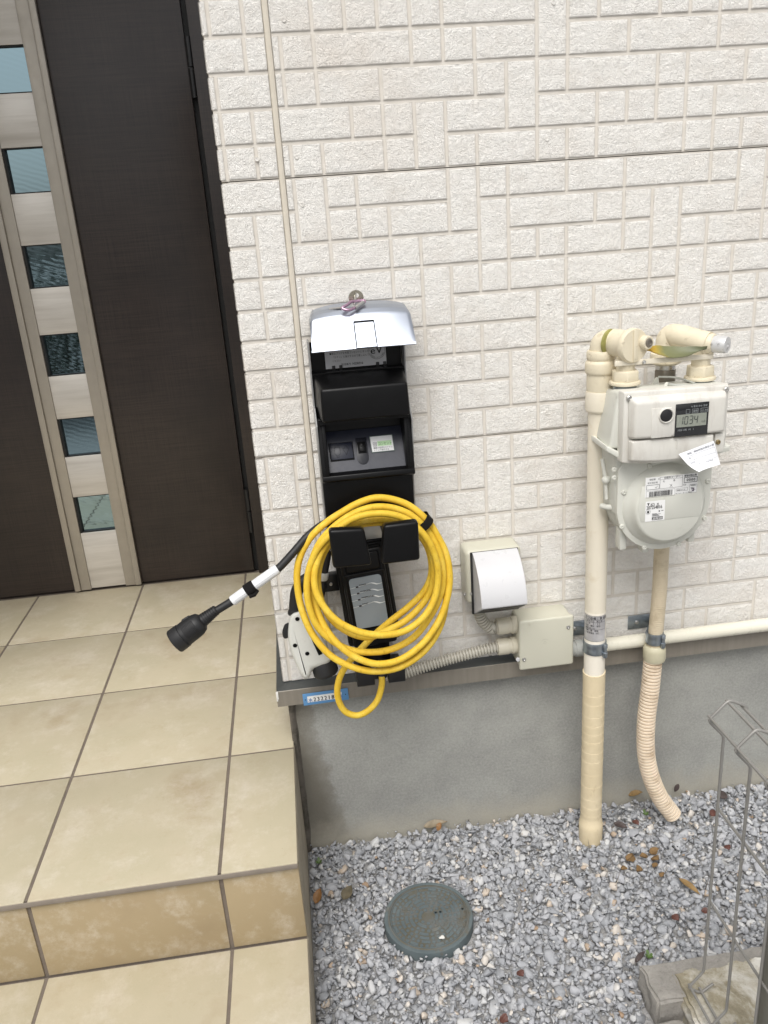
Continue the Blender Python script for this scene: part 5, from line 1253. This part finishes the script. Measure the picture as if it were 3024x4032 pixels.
for x in (.0045, PWd - .0055):
    mb = MB(); mb.lathe([(.0011, 0), (.0009, .0006), (.0002, .0007)], b2.p(x, PHt * .5, 0), (0, -1, 0), 10); mb.build("rivet", M_DARK, tagp)
# ================================================================ GROUND LEVEL: drain cover, fence, kerb, leaves
ZL = ZG + .016
drain = thing("drain_cover", (MH_C[0], MH_C[1], ZG), "round grey plastic drain cover with a raised pattern, set in the gravel", "drain cover")
m = Mt("weathered_grey_plastic")
c = m.ramp(m.noise(14, 6, .6), [(.35, lin((84, 94, 97))), (.65, lin((100, 110, 112)))])
c = m.mix(m.ramp(m.noise(22, 7, .7), [(.56, (0, 0, 0)), (.68, (.8,) * 3)]), c, lin((98, 86, 66)))
c = m.mix(m.ramp(m.noise(17, 6, .75, vec=m.mapping((1.3, .8, 1), (0, 0, .6))), [(.68, (0, 0, 0)), (.76, (.8,) * 3)]), c, lin((92, 58, 48)))
c = m.mix(m.ramp(m.noise(11, 5, .6), [(.62, (0, 0, 0)), (.78, (.6,) * 3)]), c, lin((158, 156, 150)))
m.set(c, .6, spec=.35); m.bump(m.noise(300, 4), .15, .001); M_DRN = m.m
m = Mt("moss_filled_groove"); m.set(m.ramp(m.noise(30, 6, .7), [(.35, lin((90, 86, 72))), (.65, lin((100, 103, 102)))]), .9); M_MOSS = m.m
mb = MB(); mb.lathe([(.0835, -.05), (.0840, .004), (.0832, .0072), (.0800, .0080), (.0770, .0076), (.0765, .0040)], (MH_C[0], MH_C[1], ZG + .001), seg=72, cap=False); mb.build("rim", M_DRN, drain, recalc=False)
mb = MB(); mb.lathe([(.0768, -.002), (.0768, .0070), (.0755, .0078), (.0735, .0078), (.0728, .0062), (.0700, .0060), (.0002, .0060)], (MH_C[0], MH_C[1], ZG + .001), seg=72); lidd = mb.build("lid", M_MOSS, drain)
mb = MB(); zt_ = ZG + .0069
def arcblk(r0, r1, a0, a1, h=.0016):
    n = max(2, int((a1 - a0) / .14)); o_ = [(r1, a0 + (a1 - a0) * k / n) for k in range(n + 1)] + [(r0, a1 - (a1 - a0) * k / n) for k in range(n + 1)]
    mb.prism([(MH_C[0] + r * math.cos(a), MH_C[1] + r * math.sin(a), zt_) for r, a in o_], (0, 0, h), .0005, 1)
for r, n in ((.0665, 44), (.0580, 38), (.0500, 30), (.0415, 26), (.0330, 20), (.0245, 14), (.0160, 9)):
    k = 0
    while k < n:
        a = 2 * PI * k / n; kind = (k * 7 + n) % 5
        if r > .06 and abs(a - PI / 2) < .36: k += 1; continue
        if kind in (0, 2): arcblk(r - .0030, r + .0030, a + .03, a + 2 * PI / n * 1.82); k += 2
        else:
            mb.lathe([(.0032, 0), (.0030, .0013), (.0022, .0016), (.0003, .0016)], (MH_C[0] + r * math.cos(a + PI / n), MH_C[1] + r * math.sin(a + PI / n), zt_), seg=10); k += 1
arcblk(.0705, .0722, 0, 2 * PI - .01)
q = Vector((MH_C[0] + .004, MH_C[1] + .0645, zt_))
for a, b in (((-.013, -.005), (.013, -.004)), ((.013, -.005), (.0142, .005)), ((-.013, .004), (.013, .005)), ((-.0142, -.005), (-.013, .005))): mb.box((q.x + a[0], q.y + a[1], zt_), (q.x + b[0], q.y + b[1], zt_ + .0016), .0003)
mb.build("raised_pattern", M_DRN, lidd, recalc=False)
def rock(name, x, y, z, r, mat, seed, flat=.7):
    random.seed(seed); bm = bmesh.new()
    for _ in range(12):
        d = Vector((random.gauss(0, 1), random.gauss(0, 1), random.gauss(0, 1))).normalized(); bm.verts.new(Vector((d.x, d.y * .8, d.z * flat)) * r * random.uniform(.85, 1.05))
    bmesh.ops.convex_hull(bm, input=bm.verts[:]); bmesh.ops.delete(bm, geom=[v for v in bm.verts if not v.link_faces], context='VERTS'); bmesh.ops.bevel(bm, geom=bm.edges[:], offset=r * .08, segments=1, affect='EDGES')
    mb = MB(); mb.bm(bm, Matrix.Translation((x, y, z))); return mb.build(name, mat, None, smooth=20)
pw_ = at(1720, 3698, -.29); tag(rock("pebble", MH_C[0] + .0145, MH_C[1] - .0575, ZG + .0135, .0068, plain("white_pebble", lin((214, 212, 206)), .8, var=.06), 5), "single white pebble lying on the round drain cover", "pebble")
def ground_at(u, v, z=None):
    d = CAM_X * ((u - 1512) / (3024 * FW)) + CAM_DOWN * ((v - 2016) / (3024 * FW)) + CAM_FWD; z = ZG + .006 if z is None else z
    return CAM_POS + d * ((z - CAM_POS.z) / d.z)
M_OCH = plain("ochre_stone", lin((122, 96, 62)), .85, var=.3, scale=90, bump=.6, bscale=200)
for k, (a, b, r) in enumerate(((140, 1130, .0125), (225, 1110, .0100), (287, 1082, .0120), (295, 1128, .0110), (302, 1182, .0100), (190, 1200, .0115), (340, 1240, .0085), (95, 1195, .0080))):
    p = ground_at(2400 + a * .60232, 2700 + b * .60232); o = rock("ochre_stone", p.x, p.y, ZG + .008, r, M_OCH, 40 + k)
    tag(o, "rusty ochre stone in the loose patch of brown stones right of the taped gas pipe", "stone", "ochre stones in the gravel")
# dead leaves and weeds
M_LV = {}
for nm, c in (("tan_leaf", (140, 114, 74)), ("orange_leaf", (138, 100, 60)), ("olive_leaf", (100, 92, 74)), ("dark_leaf", (72, 62, 60)), ("red_leaf", (92, 58, 50)), ("pale_leaf", (138, 126, 106))):
    M_LV[nm] = plain(nm, lin(c), .6, var=.22, scale=50, bump=.3, bscale=150)
spec_ = [((2674, 3459), (2756, 3524), .0062, "tan_leaf", .010, "long tan dead leaf on open gravel left of the wire fence"),
         ((1243, 3560), (1262, 3498), .0085, "orange_leaf", .016, "pointed orange leaf standing in the gravel beside the porch side wall"),
         ((1352, 3545), (1384, 3488), .0105, "olive_leaf", .014, "dull olive dead leaf in the gravel left of the drain cover"),
         ((1668, 3256), (1762, 3236), .0085, "pale_leaf", .014, "pale brown dead leaf against the foundation above the drain cover"),
         ((1722, 3272), (1736, 3240), .0060, "orange_leaf", .014, "short orange leaf tip against the foundation above the drain cover"),
         ((2656, 3118), (2672, 3088), .0050, "dark_leaf", .020, "dark pointed leaf tip standing against the foundation beside the ribbed sleeve"),
         ((2474, 3132), (2530, 3120), .0070, "tan_leaf", .014, "tan dead leaf at the foundation behind the ribbed sleeve"),
         ((2416, 3242), (2470, 3262), .0075, "dark_leaf", .008, "dark brown leaf in the gravel between the taped pipe and the ribbed sleeve"),
         ((2490, 3232), (2514, 3250), .0070, "red_leaf", .008, "small reddish leaf in the gravel under the ribbed sleeve"),
         ((2644, 3606), (2672, 3626), .0075, "red_leaf", .008, "small dark red leaf on open gravel above the kerb block"),
         ((2760, 3586), (2796, 3594), .0060, "red_leaf", .008, "dark red leaf scrap between the first two wires of the fence"),
         ((2855, 3330), (2872, 3348), .0070, "red_leaf", .008, "dark red leaf scrap on the far gravel behind the wire fence"),
         ((2800, 3215), (2812, 3190), .0070, "red_leaf", .010, "reddish leaf on the far gravel beside the first fence wire"),
         ((2835, 3145), (2850, 3120), .0110, "dark_leaf", .010, "dark curled leaf on the gravel at the far end of the foundation"),
         ((2036, 3826), (2060, 3846), .0075, "red_leaf", .008, "red leaf scrap in the foreground gravel between drain cover and kerb"),
         ((1968, 4006), (2000, 4024), .0085, "red_leaf", .008, "brown red leaf scrap at the bottom edge of the gravel"),
         ((2500, 3790), (2540, 3745), .0045, "dark_leaf", .010, "thin dark twig leaf beside the kerb block corner")]
for (a, b, wd, mt, hh, lab_) in spec_:
    pa_, pb_ = ground_at(*a, ZG + .012), ground_at(*b, ZG + .012 + (hh if wd < .009 and hh > .012 else 0))
    o = leaf("dead_leaf", M_LV[mt], pa_, pb_, wd, .003, .3, Vector((random.uniform(-.2, .2), -.35, 1)).normalized()); tag(o, lab_, "leaf", "dead leaves on the gravel")
M_WEED = plain("weed_green", lin((84, 108, 56)), .55, var=.2)
for (u, v, lab_) in ((2542, 3208, "bright green weed seedling beside the foot of the ribbed sleeve"), (1256, 3398, "tiny green weed in the gravel corner between porch and foundation"), (2556, 3768, "tiny green weed beside the corner of the kerb block")):
    p = ground_at(u, v, ZG + .004); mb = MB()
    for k in range(5):
        a = 1.3 * k + .3; d = Vector((math.cos(a), math.sin(a), .7)) * (.010 if k % 2 else .007); s_ = Vector((-math.sin(a), math.cos(a), 0)) * .0028
        mb.grid([[p + s_ * .1, p - s_ * .1], [p + d * .5 + s_, p + d * .5 - s_], [p + d * .85 + s_ * .8, p + d * .85 - s_ * .8], [p + d, p + d * 1.001]])
    o = mb.build("weed", M_WEED, None, smooth=80, recalc=False); tag(o, lab_, "weed", "small weeds in the gravel")

# kerb: old concrete blocks with mortar
m = Mt("old_concrete")
c = m.ramp(m.noise(20, 8, .7), [(.3, lin((138, 135, 130))), (.55, lin((156, 152, 146))), (.75, lin((170, 166, 158)))])
c = m.mix(m.ramp(m.noise(130, 5, .75), [(.5, (0, 0, 0)), (.7, (.45,) * 3)]), c, lin((112, 109, 104)))
m.set(c, .92, spec=.2); m.bump(m.noise(160, 8, .75), .8, .004); M_CONC = m.m
m = Mt("smeared_mortar")
c = m.ramp(m.noise(12, 8, .7, dist=.4), [(.34, lin((132, 124, 106))), (.46, lin((156, 148, 128))), (.54, lin((186, 180, 166))), (.62, lin((206, 203, 195)))])
m.set(c, .92, spec=.2); m.bump(m.noise(110, 8, .75), .8, .005); M_MORT = m.m
random.seed(11)
def rough_block(name, lo, hi, mat, parent, amp=.003, bev=.006, n=14):
    bm = bmesh.new(); bmesh.ops.create_cube(bm, size=1); lo, hi = Vector(lo), Vector(hi); c = (lo + hi) / 2; d = hi - lo
    for v in bm.verts: v.co = Vector((v.co.x * d.x, v.co.y * d.y, v.co.z * d.z)) + c
    bmesh.ops.bevel(bm, geom=bm.edges[:], offset=bev, segments=2, affect='EDGES'); bmesh.ops.subdivide_edges(bm, edges=[e for e in bm.edges if e.calc_length() > .05], cuts=n, use_grid_fill=True)
    for v in bm.verts:
        p = v.co; v.co += Vector((mnoise.noise(p * 40), mnoise.noise(p * 40 + Vector((7, 0, 0))), mnoise.noise(p * 40 + Vector((0, 9, 0))))) * amp
    mb = MB(); mb.bm(bm); return mb.build(name, mat, parent, smooth=50)
kb = thing("kerb_block", (.75, -.60, ZG), "rough concrete kerb block topped with cracked mortar, under the wire fence", "kerb block", "concrete kerb blocks")
rough_block("block", (.556, -.500, -.46), (1.05, -.427, -.372), M_CONC, kb, .005, .004, 26)
rough_block("mortar_bed", (.600, -.90, -.46), (1.05, -.4515, -.366), M_MORT, kb, .008, .006, 40)
kb2 = thing("kerb_block", (.565, -.65, ZG), "low broken concrete kerb piece in the gravel beside the larger mortar topped block", "kerb block", "concrete kerb blocks")
rough_block("block", (.534, -.80, -.46), (.596, -.508, -.398), M_CONC, kb2)

# wire mesh fence with folded top and bottom beams
XF = .628
fence = thing("wire_fence", (XF, -.60, -.335), "grey wire mesh fence panel with folded triangular edges, standing on the concrete kerb", "fence")
M_WIRE = plain("grey_coated_wire", lin((142, 140, 136)), .42, .25, var=.05)
rw = .0022
y0, dy = -.502, .0695
zt0, zb0 = .124, -.316
def mesh_pts(y):
    lean = 0.0
    return [(XF + .031, y, zt0 + .040), (XF + .028, y, zt0 + .045), (XF + .003, y, zt0 + .058), (XF - .025, y, zt0 + .029), (XF, y, zt0), (XF, y, zb0), (XF - .024, y, zb0 - .030), (XF - .002, y, zb0 - .046), (XF + .018, y, zb0 - .030)]
for k in range(9):
    y = y0 - dy * k; q = [Vector(p) for p in mesh_pts(y)]; mb = MB()
    pts = []
    for i, p in enumerate(q):
        if 0 < i < len(q) - 1:
            a = (q[i - 1] - p).normalized(); b = (q[i + 1] - p).normalized(); pts += [p + a * .006, p + (a + b) * .0012, p + b * .006]
        else: pts.append(p)
    mb.tube(pts, rw, 10); mb.build("wire", M_WIRE, fence, smooth=80)
for (x, z) in ((XF - .0250 + .0036, zt0 + .029 + .003), (XF + .003, zt0 + .058 - .0044), (XF + .0265, zt0 + .0415), (XF + .0042, zt0 - .13), (XF + .0042, zb0 + .135), (XF - .0200, zb0 - .030), (XF - .0015, zb0 - .0418)):
    mb = MB(); mb.tube([(x, y0 + .006, z), (x, -1.02, z)], rw, 10); mb.build("wire", M_WIRE, fence, smooth=80)
mb = MB(); mb.box((XF + .0045, -.672, -.46), (XF + .0465, -.630, .110), .004, 3); post = mb.build("post", plain("grey_post", lin((120, 118, 108)), .4, .2, var=.05), fence)
